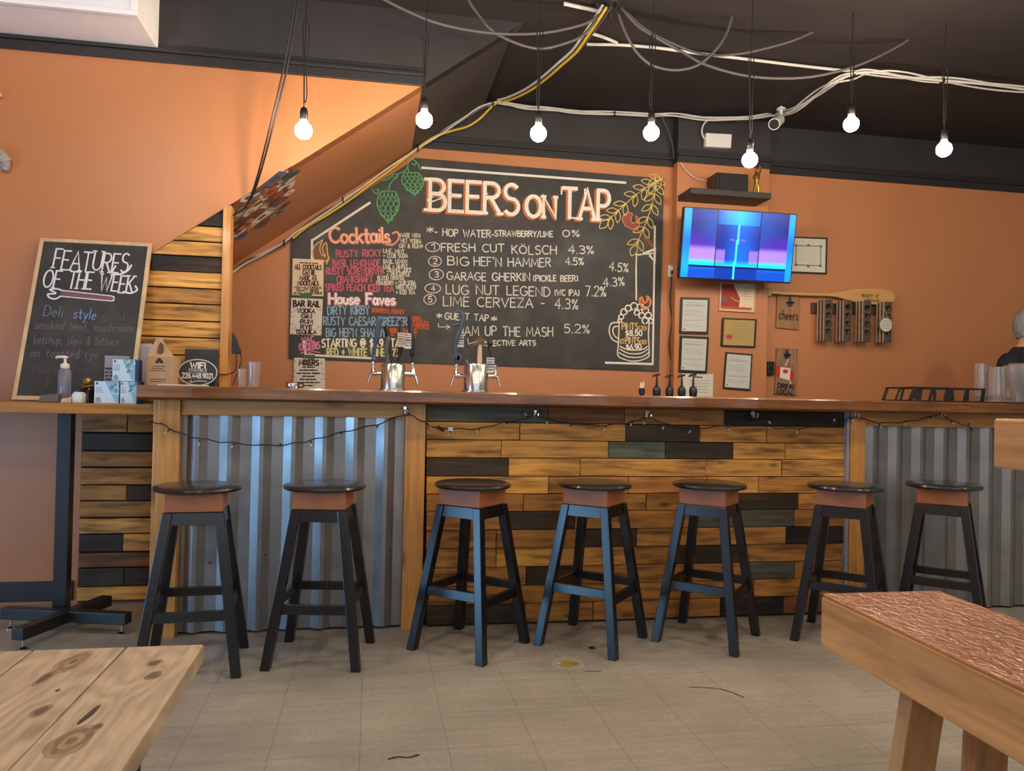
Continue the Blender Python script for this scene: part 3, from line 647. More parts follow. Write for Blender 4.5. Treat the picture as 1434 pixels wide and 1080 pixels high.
def side(z0, z1, th, nm, k):
    ang = k * pi / 2; M = Matrix.Rotation(ang, 3, 'Z'); q0, q1 = lerp(.198, .104, z0 / .69), lerp(.198, .104, z1 / .69); e0, e1 = q0 - hw + .002, q1 - hw + .002
    lo = [(-e0, -q0 - th, z0), (e0, -q0 - th, z0), (e0, -q0 + th, z0), (-e0, -q0 + th, z0)]; hi = [(-e1, -q1 - th, z1), (e1, -q1 - th, z1), (e1, -q1 + th, z1), (-e1, -q1 + th, z1)]
    MB().hexa([M @ Vector(p) for p in lo], [M @ Vector(p) for p in hi]).build(nm, M_LEG, st0, bevel=.002)
for k, zz in enumerate((.235, .265, .265, .265)):
    side(zz, zz + .042, .011, 'stretcher', k); side(.636, .690, .014, 'top_rail', k)
STOOLS = [(-.752, 3.655, 4, 'black stool before the left steel sheet, nearest the black table post'), (-.204, 3.708, -9, 'black stool before the left steel sheet, nearest the middle wooden post'),
          (.497, 3.765, 49, 'black stool before the left end of the plank panel, beside the middle post'), (1.115, 3.768, 50, 'black stool before the planks, near the round floor sticker'),
          (1.72, 3.746, 48, 'third black stool before the plank panel, counted from the middle post'), (2.44, 3.67, 47, 'black stool before the right wooden post, its feet close to the bench corner'),
          (3.06, 3.72, 47, 'black stool before the right steel sheet, partly behind the bench')]
for i, (x, y, a, lb) in enumerate(STOOLS):
    if i == 0:
        st0.location = (x, y, 0); st0.rotation_euler = (0, 0, radians(a)); st0['label'] = lb
    else: dup(st0, (x, y, 0), radians(a), lb)

# ================================================================== high-top table at the left
hz = 1.143
ht = thing('high_table', 'tall narrow honey wood table on a black steel post at the left', 'table', (-1.5, 4.35, 0))
MB().box((-2.7, 4.12, hz - .052), (-1.062, 4.70, hz)).build('tabletop', M_TABLEW, ht, bevel=.005)
pc = at(90, 700, 4.36)
MB().box((pc.x - .033, 4.33, .055), (pc.x + .033, 4.395, hz - .053)).build('post', M_BLACKMETAL, ht, bevel=.003)
ends = [atz(6, 858, .08), atz(180, 866, .08), atz(24, 889, .08), atz(150, 841, .08)]
MB().beam(ends[0], ends[1], .06, .055).build('foot_bar', M_BLACKMETAL, ht, bevel=.003)
MB().beam(ends[2], ends[3], .06, .0552).build('foot_bar', M_BLACKMETAL, ht, bevel=.003)
for i, e in enumerate(ends):
    o_ = ends[i ^ 1]; q = e + (o_ - e).normalized() * .035
    MB().lathe([(.022, 0), (.022, .006), (.012, .012), (.005, .014), (.005, .055)], (q.x, q.y, 0), 14).build('levelling_foot', M_CHROME, ht, smooth=True)

# ================================================================== tables in the foreground
lt = thing('pine_table', 'raw pine plank table corner in the near left foreground', 'table', (-.7, .9, 0))
tz = .75; A_, B_ = atz(287, 902, tz), atz(195, 1080, tz); A2 = atz(0, 912, tz)
fy = A_.y; xr = A_.x
seams = [xr, atz(176, 905, tz).x + .002, atz(50, 908, tz).x, atz(50, 908, tz).x - .145, atz(50, 908, tz).x - .29, atz(50, 908, tz).x - .435]
tb_ = MB()
for i in range(5):
    c = [(.53, .395, .265), (.51, .375, .25), (.50, .37, .25), (.54, .40, .27), (.5, .37, .25)][i] + (R.random(),)
    x1, x0 = seams[i] - .002, seams[i + 1] + .002
    tb_.hexa([(x0, -.35, tz - .034), (x1 + .012, -.35, tz - .034), (x1, fy, tz - .034), (x0, fy, tz - .034)], [(x0, -.35, tz), (x1 + .012, -.35, tz), (x1, fy, tz), (x0, fy, tz)], c)
KN = random.Random(5)
for kx, ky, rw, rl, dk in ((103, 927, .017, .045, 0), (216, 929, .010, .016, 1), (215, 946, .010, .018, 1), (62, 950, .007, .03, 1), (57, 996, .009, .02, 1), (100, 1038, .020, .040, 0), (125, 1001, .005, .035, 2), (136, 1018, .006, .010, 1), (81, 967, .003, .006, 2)):
    q = atz(kx, ky, tz)
    for f_, c_ in (((1.25, (.36, .235, .14)), (1.0, (.26, .16, .09)), (.62, (.42, .27, .15)), (.3, (.20, .12, .07))) if dk == 0 else ((1.2, (.30, .20, .12)), (.8, (.13, .085, .055))) if dk == 1 else ((1.0, (.05, .03, .02)),)):
        o_l = .0002 + .0002 * (1.3 - f_); ph_ = KN.random() * 6
        tb_.add([(q.x + rw * f_ * (1 + .12 * sin(3 * t_ / 24 * 2 * pi + ph_)) * cos(2 * pi * t_ / 24) + .1 * rl * f_ * sin(2 * pi * t_ / 24), q.y + rl * f_ * sin(2 * pi * t_ / 24), tz + o_l) for t_ in range(24)], [tuple(range(24))], c_ + (KN.random(),))
tb_.build('tabletop', M_RAW, lt, bevel=.003)
MB().box((seams[5] + .08, 1.30, tz - .11), (xr - .05, 1.34, tz - .035)).build('end_rail', M_RAW, lt)
for x in (xr - .13, seams[5] + .1):
    MB().box((x, -.2, tz - .12), (x + .038, 1.30, tz - .035)).build('side_rail', M_RAW, lt)
    for y in (1.2, -.15): MB().box((x - .004, y, 0), (x + .085, y + .09, tz - .036)).build('leg', M_RAW, lt, bevel=.003)
bz = .75
bn = thing('varnished_bench', 'varnished wooden bench with a sparkling coppery top, near right foreground', 'bench', (1.25, 1.2, 0))
bA, bB, bC = atz(1150, 831, bz), atz(1319, 830, bz), atz(1434, 965, bz)
bx0, bx1, by = bA.x, bB.x + .01, bA.y
slope = (bC.x - bA.x) / (bC.y - bA.y)
def bx(x, y): return x + slope * (y - by)
def bslab(z0, z1, i0, i1, y0, y1): return MB().hexa([(bx(i0, y0), y0, z0), (bx(i1, y0), y0, z0), (bx(i1, y1), y1, z0), (bx(i0, y1), y1, z0)], [(bx(i0, y0), y0, z1), (bx(i1, y0), y0, z1), (bx(i1, y1), y1, z1), (bx(i0, y1), y1, z1)])
bslab(bz - .007, bz, bx0 + .003, bx1 - .003, -.3, by - .003).build('seat_top', M_BENCHTOP, bn, bevel=.002)
bslab(bz - .128, bz - .0075, bx0, bx0 + .04, -.3, by).build('side_rail', M_BENCH, bn, bevel=.004)
bslab(bz - .128, bz - .0075, bx1 - .04, bx1, -.3, by).build('side_rail', M_BENCH, bn, bevel=.004)
bslab(bz - .128, bz - .0075, bx0 + .041, bx1 - .041, by - .04, by).build('end_rail', M_BENCH, bn, bevel=.003)
for (ta, ba) in ((1.50, 1.56), ):
    for i, (xx, sp_) in enumerate(((bx0 + .045, -.035), (bx1 - .135, .05))):
        xt = bx(xx, ta)
        MB().hexa([(xt + sp_, ba - .02, 0), (xt + sp_ + .085, ba - .02, 0), (xt + sp_ + .085, ba + .02, 0), (xt + sp_, ba + .02, 0)], [(xt, ta - .055, bz - .04), (xt + .085, ta - .055, bz - .04), (xt + .085, ta - .015, bz - .04), (xt, ta - .015, bz - .04)]).build('leg', M_BENCHLEG, bn, bevel=.003)
        MB().hexa([(xt + sp_, -.2, 0), (xt + sp_ + .085, -.2, 0), (xt + sp_ + .085, -.16, 0), (xt + sp_, -.16, 0)], [(xt, -.14, bz - .04), (xt + .085, -.14, bz - .04), (xt + .085, -.10, bz - .04), (xt, -.10, bz - .04)]).build('leg', M_BENCHLEG, bn, bevel=.003)
hb = thing('tall_plank_table', 'edge of a tall thick plank table at the right, level with the bar top', 'table', (1.9, 1.0, 0))
ha, hbb = at(1391, 586, 1.7), at(1389, 655, 1.7)
MB().box((ha.x, -.2, hbb.z), (ha.x + .75, 1.7, ha.z)).build('tabletop', M_BENCH, hb, bevel=.006)
for x in (ha.x + .22, ha.x + .55):
    for y in (.0, 1.28): MB().box((x, y, 0), (x + .09, y + .09, hbb.z - .0005)).build('leg', M_BENCHLEG, hb, bevel=.003)

# ================================================================== hanging bulbs
BULBS = [((425, 183), 4.2, .42, 'lit bulb hanging before the orange stair wall, farthest left of the bulbs'), ((594, 168), 4.25, .30, 'lit bulb hanging where the orange stair wall ends, over the hop drawing'),
         ((754, 187), 4.2, .48, 'lit bulb hanging above the BEERS lettering, under the sagging grey cable'), ((912, 186), 4.2, .40, 'lit bulb hanging above the wheat drawing, before the white cables'),
         ((1050, 224), 4.2, .45, 'lit bulb hanging lowest, just above the black speaker box'), ((1192, 174), 4.2, .30, 'lit bulb hanging under the bend of the white cable bundle, right of the camera'),
         ((1322, 209), 4.2, .33, 'lit bulb hanging farthest right, before the black band')]
for (bxp, byp), Y, lp, lb in BULBS:
    c = at(bxp, byp, Y); r = .0445
    t = thing('pendant_bulb', lb, 'light bulb', c, 'bare bulbs hung over the bar')
    MB().ball(c, r, 24, 14).lathe([(r * .44, r * .89), (.0175, r * 1.06), (.016, r * 1.3)], c, 24).build('bulb', M_BULB, t, smooth=True)
    z = c.z + r * 1.25
    MB().lathe([(.018, 0), (.021, .006), (.021, .045), (.016, .062), (.006, .07)], (c.x, c.y, z), 16).build('socket', M_BLACKPL, t, smooth=True)
    z += .068; zz = z + .05
    side_ = R.choice((-1, 1)) * .016
    pts = [(c.x, c.y, z), (c.x - .002, c.y, zz), (c.x - side_ * .4, c.y, zz + lp * .45), (c.x - side_, c.y, zz + lp * .9), (c.x, c.y, zz + lp), (c.x + side_ * 1.2, c.y, zz + lp * .85), (c.x + side_ * .5, c.y, zz + lp * .4), (c.x + side_ * .8, c.y + .004, zz + .02), (c.x, c.y + .006, zz - .01), (c.x - .003, c.y + .006, zz + lp * .5), (c.x, c.y + .004, zz + lp * .98), (c.x + .004, c.y, ZC - .012), (c.x + .004, c.y, ZC)]
    MB().tube(smoothpts(pts, 5), .0032, 6).build('cord', M_CABLEB, t, smooth=True)
# ================================================================== the big menu board on the back wall
WHITE, PINK, BLUE, LIME = S(225, 220, 212), S(190, 98, 116), S(132, 168, 198), S(210, 205, 140)
YBD = YW - .016
def pb(x, y): return at(x, y, YBD)
mb_ = thing('menu_board', 'huge black chalkboard headed BEERS ON TAP on the orange back wall', 'chalkboard', pb(660, 380))
bp_ = [pb(407, 336), pb(573, 228), pb(581, 221), pb(930, 250), pb(923, 520), pb(404, 502)]
MB().slab(bp_, FRONT, .0155).build('board', M_BOARD, mb_)
def chalk(name, parent=None):
    return MB(), name
def strokes(mb, L, w, col, Y=YBD, off=.0016, jit=.3, smooth=0, closed=False):
    for s in L:
        p = [at(x, y, Y) + FRONT * off for x, y in s]
        if smooth: p = smoothpts(p, smooth)
        mb.ribbon(p, FRONT, w, col, jit, closed)
def line(mb, s, x0, y0, x1, y1, h, wpx, col, Y=YBD, **k):
    sc = at(x0, y0, Y); sc = (sc - Vector((0, 0, EYE))).dot(FW) / FPX
    text(mb, s, at(x0, y0, Y), at(x1, y1, Y), h * sc, wpx * sc, FRONT, col, **k)
# border lines
b = MB()
strokes(b, [[(437, 345), (437, 337), (518, 284)], [(437, 336), (437, 363)], [(591, 235), (876, 256)], [(917, 317), (914, 509)], [(848, 508), (914, 510)], [(428, 498), (426, 478)], [(427, 497), (524, 502)]], .017, WHITE)
b.build('chalk_border', M_CHALK, mb_)
# title, white over an orange echo
b = MB()
TT = [('BEERS', 602, 294, 726, 301, 43), ('ON', 737, 303, 778, 305, 29), ('TAP', 788, 305, 853, 309, 42)]
for s, x0, y0, x1, y1, h in TT: line(b, s, x0 - 2.4, y0 + 1.5, x1 - 2.4, y1 + 1.5, h, 6.4, S(190, 112, 62), serif=True, off=.0014, jit=.1, wob=.0, gap=.17)
for s, x0, y0, x1, y1, h in TT: line(b, s, x0, y0, x1, y1, h, 5.2, S(232, 226, 216), serif=True, off=.0022, jit=.1, wob=.0, gap=.17)
strokes(b, [[(787, 262), (786, 272)], [(819, 265), (819, 275)], [(799, 305), (808, 306)]], .013, S(232, 226, 216), off=.003)
strokes(b, [[(606, 276), (599, 279), (602, 283), (612, 280), (622, 276)], [(683, 271), (678, 275), (682, 279), (690, 276)]], .010, S(225, 220, 212), off=.0026, smooth=5)
o = b.build('title_lettering', M_CHALK, mb_); o['label'] = 'BEERS ON TAP in white chalk with an orange echo'
# beers
K = S(212, 209, 199)
ROWB = {}; BANDS = (340, 361, 382, 403, 422, 440, 460, 478, 600)
for s, x0, y0, x1, y1, h in [('*', 598, 328, 607, 328, 11), ('- HOP WATER-', 609, 330, 692, 333, 10), ('STRAWBERRY/LIME', 693, 331, 774, 332, 8), ('0%', 788, 331, 811, 332, 9),
    ('FRESH CUT', 618, 352, 706, 353, 11), ('KÖLSCH', 717, 355, 779, 357, 12), ('4.3%', 796, 355, 831, 356, 11),
    ('BIG', 627, 371, 656, 372, 12), ("HEF'N HAMMER", 664, 372, 771, 374, 12), ('4.5%', 792, 371, 817, 371, 10), ('4.5%', 853, 378, 879, 382, 12),
    ('GARAGE GHERKIN', 626, 392, 742, 394, 11), ('(PICKLE BEER)', 747, 394, 809, 394, 8), ('4.3%', 845, 401, 874, 400, 12),
    ('LUG NUT LEGEND', 625, 412, 770, 415, 13), ('(WC IPA)', 777, 414, 811, 414, 8), ('7.2%', 820, 414, 848, 415, 14),
    ('LIME CERVEZA -', 621, 429, 763, 431, 13), ('4.3%', 777, 432, 809, 434, 14),
    ('*', 612, 448, 619, 448, 9), ('GUEST TAP', 623, 447, 684, 450, 9), ('*', 688, 452, 696, 452, 9), ('JAM UP THE MASH', 643, 470, 774, 471, 13), ('5.2%', 790, 466, 825, 467, 12), ('COLLECTIVE ARTS', 667, 484, 750, 484, 7)]:
    b = ROWB.setdefault(next(k for k, v in enumerate(BANDS) if (y0 + (8 if x0 > 840 else 0) * 0) <= v), MB()); line(b, s, x0, y0, x1, y1, h, 1.45, K, jit=.4, wob=.05)
for n_, cx_, cy_, rx_, ry_ in (('1', 606, 346, 10, 6.5), ('2', 609, 366, 9, 7), ('3', 611, 384.5, 10, 7.5), ('4', 606, 404, 11, 6.5), ('5', 602, 419.5, 8.5, 7)):
    b = ROWB[int(n_)]; strokes(b, [[(cx_ + rx_ * cos(a_ / 10 * pi), cy_ + ry_ * sin(a_ / 10 * pi)) for a_ in range(21)]], .006, K)
    line(b, n_, cx_ - 2, cy_ + 4, cx_ + 3, cy_ + 4, 8, 1.3, K)
strokes(ROWB[7], [[(614, 453), (614, 458), (629, 458)], [(625, 455), (630, 458), (625, 461)]], .006, K); strokes(ROWB[8], [[(655, 474), (656, 482), (665, 479)]], .006, K)
for k in sorted(ROWB): o = ROWB[k].build('beer_line', M_CHALK, mb_)
# cocktails column
b = MB()
line(b, 'Cocktails', 462, 340, 546, 340, 21, 4.6, S(216, 134, 118), jit=.1, gap=.12, wob=.04)
line(b, 'Cocktails', 462, 339.6, 546, 339.6, 21, 1.6, S(240, 205, 170), off=.0024, jit=.1, gap=.12, wob=.04)
strokes(b, [[(540, 342), (549, 343), (556, 338), (559, 331), (556, 325), (550, 327)]], .017, S(216, 134, 118), smooth=4)
o = b.build('cocktails_heading', M_CHALK, mb_); o['label'] = 'Cocktails heading in coral chalk'
b = MB()
for s, x0, y0, x1, y1 in (('RUSTY RICKY', 471, 360, 534, 359), ('BASIL LEMONADE', 466, 373, 532, 373), ('RUSTY SCREWDRIVER', 457, 384.5, 538, 384), ('CRANKSHAFT', 472, 396, 522, 395), ('SPIKED PEACH ICED TEA', 456, 407, 551, 408)):
    line(b, s, x0, y0, x1, y1, 9.3, 1.7, PINK, jit=.3)
o = b.build('cocktail_names', M_CHALK, mb_); o['label'] = 'cocktail names in rose chalk'
b = MB(); W2 = S(205, 200, 185)
for s, x0, y0, x1, y1 in (('*MADE WITH', 558, 332, 588, 333), ('WET VODKA', 561, 340, 590, 341), ('GIN & RUM*', 559, 347, 592, 348), ('LIME, MINT', 537, 354, 566, 355), ('+ CLUB SODA', 537, 361, 571, 361), ('BASIL, LEMON', 537, 369, 570, 369), ('LIME + SIMPLE', 537, 376, 571, 376),
    ('ORANGE JUICE', 542, 381, 576, 381), ('+ PINEAPPLE', 542, 387, 574, 387), ('BLOOD ORANGE', 529, 392, 566, 392), ('CRANBERRY + CLUB SODA', 527, 399, 582, 399), ('WHITE PEACH', 554, 405, 582, 405), ('+ ICED TEA', 555, 412, 581, 412)):
    line(b, s, x0, y0, x1, y1, 5.6, 1.0, W2, jit=.3)
b.build('cocktail_notes', M_CHALK, mb_)
b = MB()
line(b, 'House Faves', 461, 426, 553, 427, 15, 5.0, S(186, 128, 140), jit=.1, gap=.16)
line(b, 'House Faves', 461, 425.6, 553, 426.6, 15, 2.6, S(238, 226, 228), off=.0024, jit=.1, gap=.16)
b.build('house_faves_heading', M_CHALK, mb_)
b = MB()
for s, x0, y0, x1, y1 in (('DIRTY KIRBY', 459, 441, 517, 440), ('RUSTY CAESAR/BREEZER', 453, 455.5, 570, 456), ("BIG HEF'N SHANDY", 457, 471.5, 540, 472)): line(b, s, x0, y0, x1, y1, 11.5, 1.7, BLUE, jit=.3)
o = b.build('house_faves_names', M_CHALK, mb_); o['label'] = 'drink names in pale blue chalk'
b = MB(); OR = S(186, 88, 48)
for s, x0, y0, x1, y1 in (('BOURBON, FERNET', 521, 437, 566, 440), ('VODKA', 576, 449, 590, 449), ('CLAMATO', 576, 455, 600, 456), ('+ PICKLE', 576, 460, 601, 461), ('BEER + LEMONADE', 546, 466, 584, 467), ('+ LIME', 547, 472, 582, 473)): line(b, s, x0, y0, x1, y1, 5.6, 1.5, OR, jit=.3)
o = b.build('house_faves_notes', M_CHALK, mb_); o['label'] = 'small notes in orange chalk'
b = MB()
line(b, 'STARTING @ $5.9 +TAX', 451, 486, 566, 486, 11, 2.0, S(235, 228, 205), jit=.2); line(b, 'RED + WHITE WINE $7.5', 458, 498, 560, 499, 10, 2.0, LIME, jit=.2)
b.build('wine_lettering', M_CHALK, mb_)
b = MB(); line(b, 'NAC', 424, 480, 440, 478, 7, 1.8, S(214, 128, 160)); line(b, 'COOLERS', 420, 491, 448, 488, 9, 2.0, S(214, 128, 160)); strokes(b, [[(421, 495), (432, 491), (448, 494)], [(428, 497), (433, 494), (440, 496)]], .008, S(214, 128, 160))
b.build('coolers_lettering', M_CHALK, mb_)
# drawings: hops, wheat, spanners, tap and mug
b = MB(); GR = S(88, 168, 108)
def hop(cx_, y0, y1, hwid, lean):
    def out(t): return hwid * (sin(pi * min(1, t * .93 + .16)) ** .75) * (1 if t < .45 else 1 - .35 * (t - .45))
    H = y1 - y0; rows = 7
    o_ = [(cx_ - out(i / 14) + lean * i / 14, y0 + H * i / 14) for i in range(15)] + [(cx_ + out(i / 14) + lean * i / 14, y0 + H * i / 14) for i in range(14, -1, -1)]
    strokes(b, [o_ + [o_[0]]], .0075, GR, smooth=2)
    for r_ in range(rows):
        t0 = r_ / rows; n_ = 4 if r_ < 4 else (3 if r_ < 6 else 2); ww = out(t0 + .06)
        for j in range(n_):
            u = (j + (.5 if r_ % 2 else 0)) / n_ * 2 - 1; u2 = u + 2 / n_
            xa, xb = cx_ + max(-1, u) * ww + lean * t0, cx_ + min(1, u2) * ww + lean * t0; ya = y0 + H * (t0 + .03)
            if xb - xa < 1.5: continue
            strokes(b, [[(xa, ya), (xa + (xb - xa) * .1, ya + H * .10), ((xa + xb) / 2, ya + H * .165), (xb - (xb - xa) * .1, ya + H * .10), (xb, ya)]], .0055, GR, smooth=2)
hop(543.5, 268, 314, 15.5, 0); hop(576, 242, 275, 15, 5)
strokes(b, [[(545, 268), (545, 261), (550, 253), (555, 248)], [(536, 253), (545, 250), (551, 244), (557, 246), (554, 250), (550, 247)], [(556, 244), (566, 240), (571, 234), (571, 224)], [(571, 234), (573, 241)], [(521, 264), (524, 270), (529, 271), (530, 266), (526, 265)], [(576, 229), (581, 231), (582, 226), (577, 223)], [(582, 226), (586, 231), (589, 238)]], .0075, GR, smooth=4)
o = b.build('hop_drawing', M_CHALK, mb_); o['label'] = 'two green chalk hop cones'
b = MB(); WH = S(214, 190, 110)
def wheat(P, n_, sz):
    pp_ = smoothpts([Vector((x, y, 0)) for x, y in P], 8); L_ = len(pp_)
    strokes(b, [[(p.x, p.y) for p in pp_]], .006, WH)
    for i in range(n_):
        p = pp_[int((L_ - 2) * (i + .6) / n_)]; q = pp_[int((L_ - 2) * (i + .6) / n_) + 1]; d = (q - p).normalized()
        for s_ in (-1, 1):
            m = Matrix.Rotation(s_ * .75, 3, 'Z'); e = m @ d; nn = Vector((-e.y, e.x, 0))
            a_ = [p, p + e * sz * .5 + nn * sz * .22, p + e * sz, p + e * sz * .5 - nn * sz * .22, p]
            strokes(b, [[(v.x, v.y) for v in a_]], .0065, WH, smooth=3)
    e = (pp_[-1] - pp_[-3]).normalized(); nn = Vector((-e.y, e.x, 0)); p = pp_[-1]
    strokes(b, [[(v.x, v.y) for v in [p, p + e * sz * .5 + nn * sz * .3, p + e * sz, p + e * sz * .5 - nn * sz * .3, p]]], .0065, WH, smooth=3)
wheat([(928, 250), (912, 258), (888, 275), (866, 295), (852, 308)], 7, 17); wheat([(917, 246), (918, 262), (912, 290), (902, 318), (891, 343)], 7, 17)
strokes(b, [[(928, 251), (914, 258)], [(917, 244), (917, 258)]], .006, WH)
o = b.build('wheat_drawing', M_CHALK, mb_); o['label'] = 'two pale yellow chalk ears of wheat'
b = MB(); RU = S(150, 82, 62)
sp1 = [(880, 297), (886, 300), (883, 308), (886, 313), (891, 311), (890, 302), (895, 307), (896, 315), (892, 321), (884, 321), (875, 316), (871, 308), (873, 301)]
b.slab([pb(x, y) + FRONT * .0012 for x, y in sp1[:7] + sp1[7:]], FRONT, .0008, RU)
strokes(b, [sp1 + [sp1[0]]], .006, S(205, 150, 120), off=.002)
strokes(b, [[(891, 321), (896, 327)], [(903, 332), (914, 345)]], .026, RU)
sp2 = [(905, 415), (907, 419), (904, 424), (901, 423), (899, 417), (896, 419), (897, 427), (903, 433), (908, 430), (911, 424), (909, 417)]
strokes(b, [sp2 + [sp2[0]]], .018, S(214, 130, 75), smooth=2)
strokes(b, [[(452, 336), (442, 343), (437, 354), (441, 366)], [(452, 336), (448, 347), (450, 356), (456, 359)], [(456, 359), (451, 348), (457, 340), (459, 357), (461, 361)], [(441, 366), (456, 366), (461, 361), (457, 370)]], .008, S(214, 176, 130), smooth=3)
b.slab([pb(x, y) + FRONT * .0011 for x, y in [(450, 338), (442, 344), (438, 354), (441, 365), (455, 365), (460, 362), (456, 359), (450, 356), (447, 347)]], FRONT, .0006, S(126, 92, 62))
b.slab([pb(x, y) + FRONT * .0011 for x, y in [(456, 341), (452, 348), (456, 358), (459, 357)]], FRONT, .0006, S(126, 92, 62))
o = b.build('spanner_drawing', M_CHALK, mb_); o['label'] = 'chalk spanners in orange and tan'
b = MB(); MG = S(222, 214, 190)
strokes(b, [[(891, 420), (891, 362), (895, 357), (914, 355)]], .012, MG, smooth=3); strokes(b, [[(901, 355), (917, 349), (917, 367), (910, 358)]], .02, WHITE)
strokes(b, [[(867, 450), (866, 480), (865, 497), (873, 503), (890, 506), (906, 501), (909, 494), (908, 470), (909, 448)], [(866, 452), (856, 453), (853, 464), (857, 475), (866, 480)], [(867, 457), (860, 458), (858, 464), (861, 471), (866, 474)], [(868, 489), (880, 495), (897, 495), (907, 489)], [(867, 494), (880, 500), (898, 500), (908, 494)], [(868, 485), (880, 490), (898, 490), (907, 485)]], .010, MG, smooth=3)
for cx_, cy_, r_ in ((870, 444, 4), (874, 437, 5), (880, 432, 5), (888, 429, 5.5), (897, 430, 5), (904, 435, 5), (908, 442, 5), (899, 442, 4.5), (904, 449, 5), (911, 450, 4), (892, 438, 4), (868, 449, 3)):
    strokes(b, [[(cx_ + r_ * cos(a_ / 6 * pi + 2) * (1 - a_ * .02), cy_ + r_ * sin(a_ / 6 * pi + 2) * (1 - a_ * .02)) for a_ in range(12)]], .010, WHITE)
line(b, 'PINTS', 871, 461, 893, 462, 9, 1.7, S(214, 180, 120)); line(b, '(20)', 895, 462, 905, 463, 6, 1.0, S(214, 180, 120)); line(b, '$8.50', 876, 470, 899, 470, 7, 1.7, WHITE)
line(b, '1/2', 868, 481, 874, 481, 6, 1.1, S(214, 180, 120)); line(b, 'PINTS', 876, 481, 895, 482, 9, 1.7, S(214, 180, 120)); line(b, '(10)', 897, 482, 905, 482, 6, 1.0, S(214, 180, 120)); line(b, '$6.90', 877, 490, 898, 489, 7, 1.7, WHITE)
o = b.build('mug_drawing', M_CHALK, mb_); o['label'] = 'chalk tap and beer mug with pint prices'

# taped-up paper menus over the board's left edge
def poster(name, label, corners, Y, lines, m=M_PAPER, tape=None, th=.0015, speck=0):
    c = [at(x, y, Y) for x, y in corners]; cen = sum(c, Vector()) / 4
    t = thing(name, label, 'poster', cen)
    MB().slab(c, FRONT, th).build('sheet', m, t)
    b = MB(); rr = random.Random(len(label))
    for i in range(speck):
        u, v = rr.random(), rr.random(); p = c[0].lerp(c[1], u).lerp(c[3].lerp(c[2], u), v) + FRONT * .0006; e = Vector((rr.uniform(-1, 1), 0, rr.uniform(-1, 1))).normalized() * .008
        b.ribbon([p - e, p + e], FRONT, .0045, rr.choice((S(140, 110, 100), S(120, 130, 120), S(160, 120, 90))))
    for l in lines:
        s, x0, y0, x1, y1, h, wp = l[:7]; col = l[7] if len(l) > 7 else S(60, 26, 24)
        if s == '~':
            sc = (at(x0, y0, Y) - Vector((0, 0, EYE))).dot(FW) / FPX; scribble(b, at(x0, y0, Y), at(x1, y1, Y), h * sc, wp * sc, FRONT, col, .0012)
        else: line(b, s, x0, y0, x1, y1, h, wp, col, Y=Y, jit=.1, wob=.0, off=.0012)
    if lines or speck: b.build('print', M_INK, t)
    if tape:
        q = [at(x, y, Y - .0015) for x, y in tape]; o = MB().slab(q, FRONT, .001).build('tape', mat('green_tape', S(52, 84, 52), .5), t); o['label'] = 'green tape'
    return t
YP = YBD - .004
BK = S(44, 34, 30)
poster('cocktail_poster', 'cream sheet reading ALL COCKTAILS CAN BE MADE AS MOCKTAILS, on the board', [(410, 362), (453, 364), (453, 415), (409, 413)], YP, [('~', 420, 369, 445, 370, 2, 1.5, BK), ('ALL COCKTAILS', 413, 377, 450, 378, 6.5, 1.3, BK), ('CAN BE', 424, 384.5, 441, 385, 6, 1.4, BK), ('MADE AS', 420, 392, 443, 392.5, 6, 1.4, BK), ('MOCKTAILS', 417, 399.5, 446, 400, 6, 1.5, BK), ('NON-ALCOHOLIC', 412, 404, 451, 404.5, 3, .9, BK), ('CRAFT BEER', 415, 408, 446, 408.5, 3, .9, BK), ('ALSO AVAILABLE', 411, 412, 451, 412, 3, .9, BK)], M_CREAM, [(420, 411), (436, 410), (437, 417), (420, 418)])
poster('spirits_poster', 'white speckled sheet headed BAR RAIL, listing vodka to tequila, on the board', [(408, 417), (452, 419), (450, 470), (406, 468)], YP, [('BAR RAIL', 411, 429, 448, 430, 8, 2.2), ('VODKA', 416, 438, 441, 439, 6, 1.6), ('GIN', 422, 445.5, 436, 446, 5.5, 1.6), ('RUM', 421, 453, 438, 453.5, 5.5, 1.6), ('RYE', 421, 460.5, 437, 461, 5.5, 1.6), ('TEQUILA', 414, 467.5, 443, 468, 5.5, 1.6)], speck=46)
poster('mixers_poster', 'white speckled sheet headed MIXERS, taped below the board', [(412, 501), (455, 502), (455, 546), (411, 545)], YP, [('MIXERS', 419, 511, 446, 512, 7.5, 2.0)] + [('~', 424 - (i % 3) * 4, 515.5 + i * 4.3, 440 + (i % 3) * 4, 515.7 + i * 4.3, 2.6, 2.0) for i in range(7)], tape=[(424, 497), (441, 497), (441, 503), (424, 502)], speck=40)

# ================================================================== television, shelf and wall things on the column
tp = [at(958, 290, 5.68), at(1117, 299, 5.68), at(1107, 398, 5.765), at(951, 389, 5.765)]
tl = (tp[0] + tp[3]) / 2; tr_ = (tp[1] + tp[2]) / 2
TX0, TX1 = tl.x, tr_.x; TZ1 = (tp[0].z + tp[1].z) / 2; TZ0 = (tp[2].z + tp[3].z) / 2
U_ = Vector((1, 0, 0)); V_ = Vector((0, 5.68 - 5.765, TZ1 - TZ0)); TH = V_.length; V_.normalize(); N_ = U_.cross(V_)   # N_ faces the viewer and down
C0 = Vector((TX0, 5.765, TZ0)); TWd = TX1 - TX0
tv = thing('television', 'flat television showing blue and violet stage doors, tilted down from the column', 'television', C0 + U_ * TWd / 2 + V_ * TH / 2)
def tvp(u, v, d=0): return C0 + U_ * (u * TWd) + V_ * (v * TH) + N_ * d
MB().slab([tvp(0, 0), tvp(1, 0), tvp(1, 1), tvp(0, 1)], N_, .045).build('housing', M_BLACKPL, tv, bevel=.004)
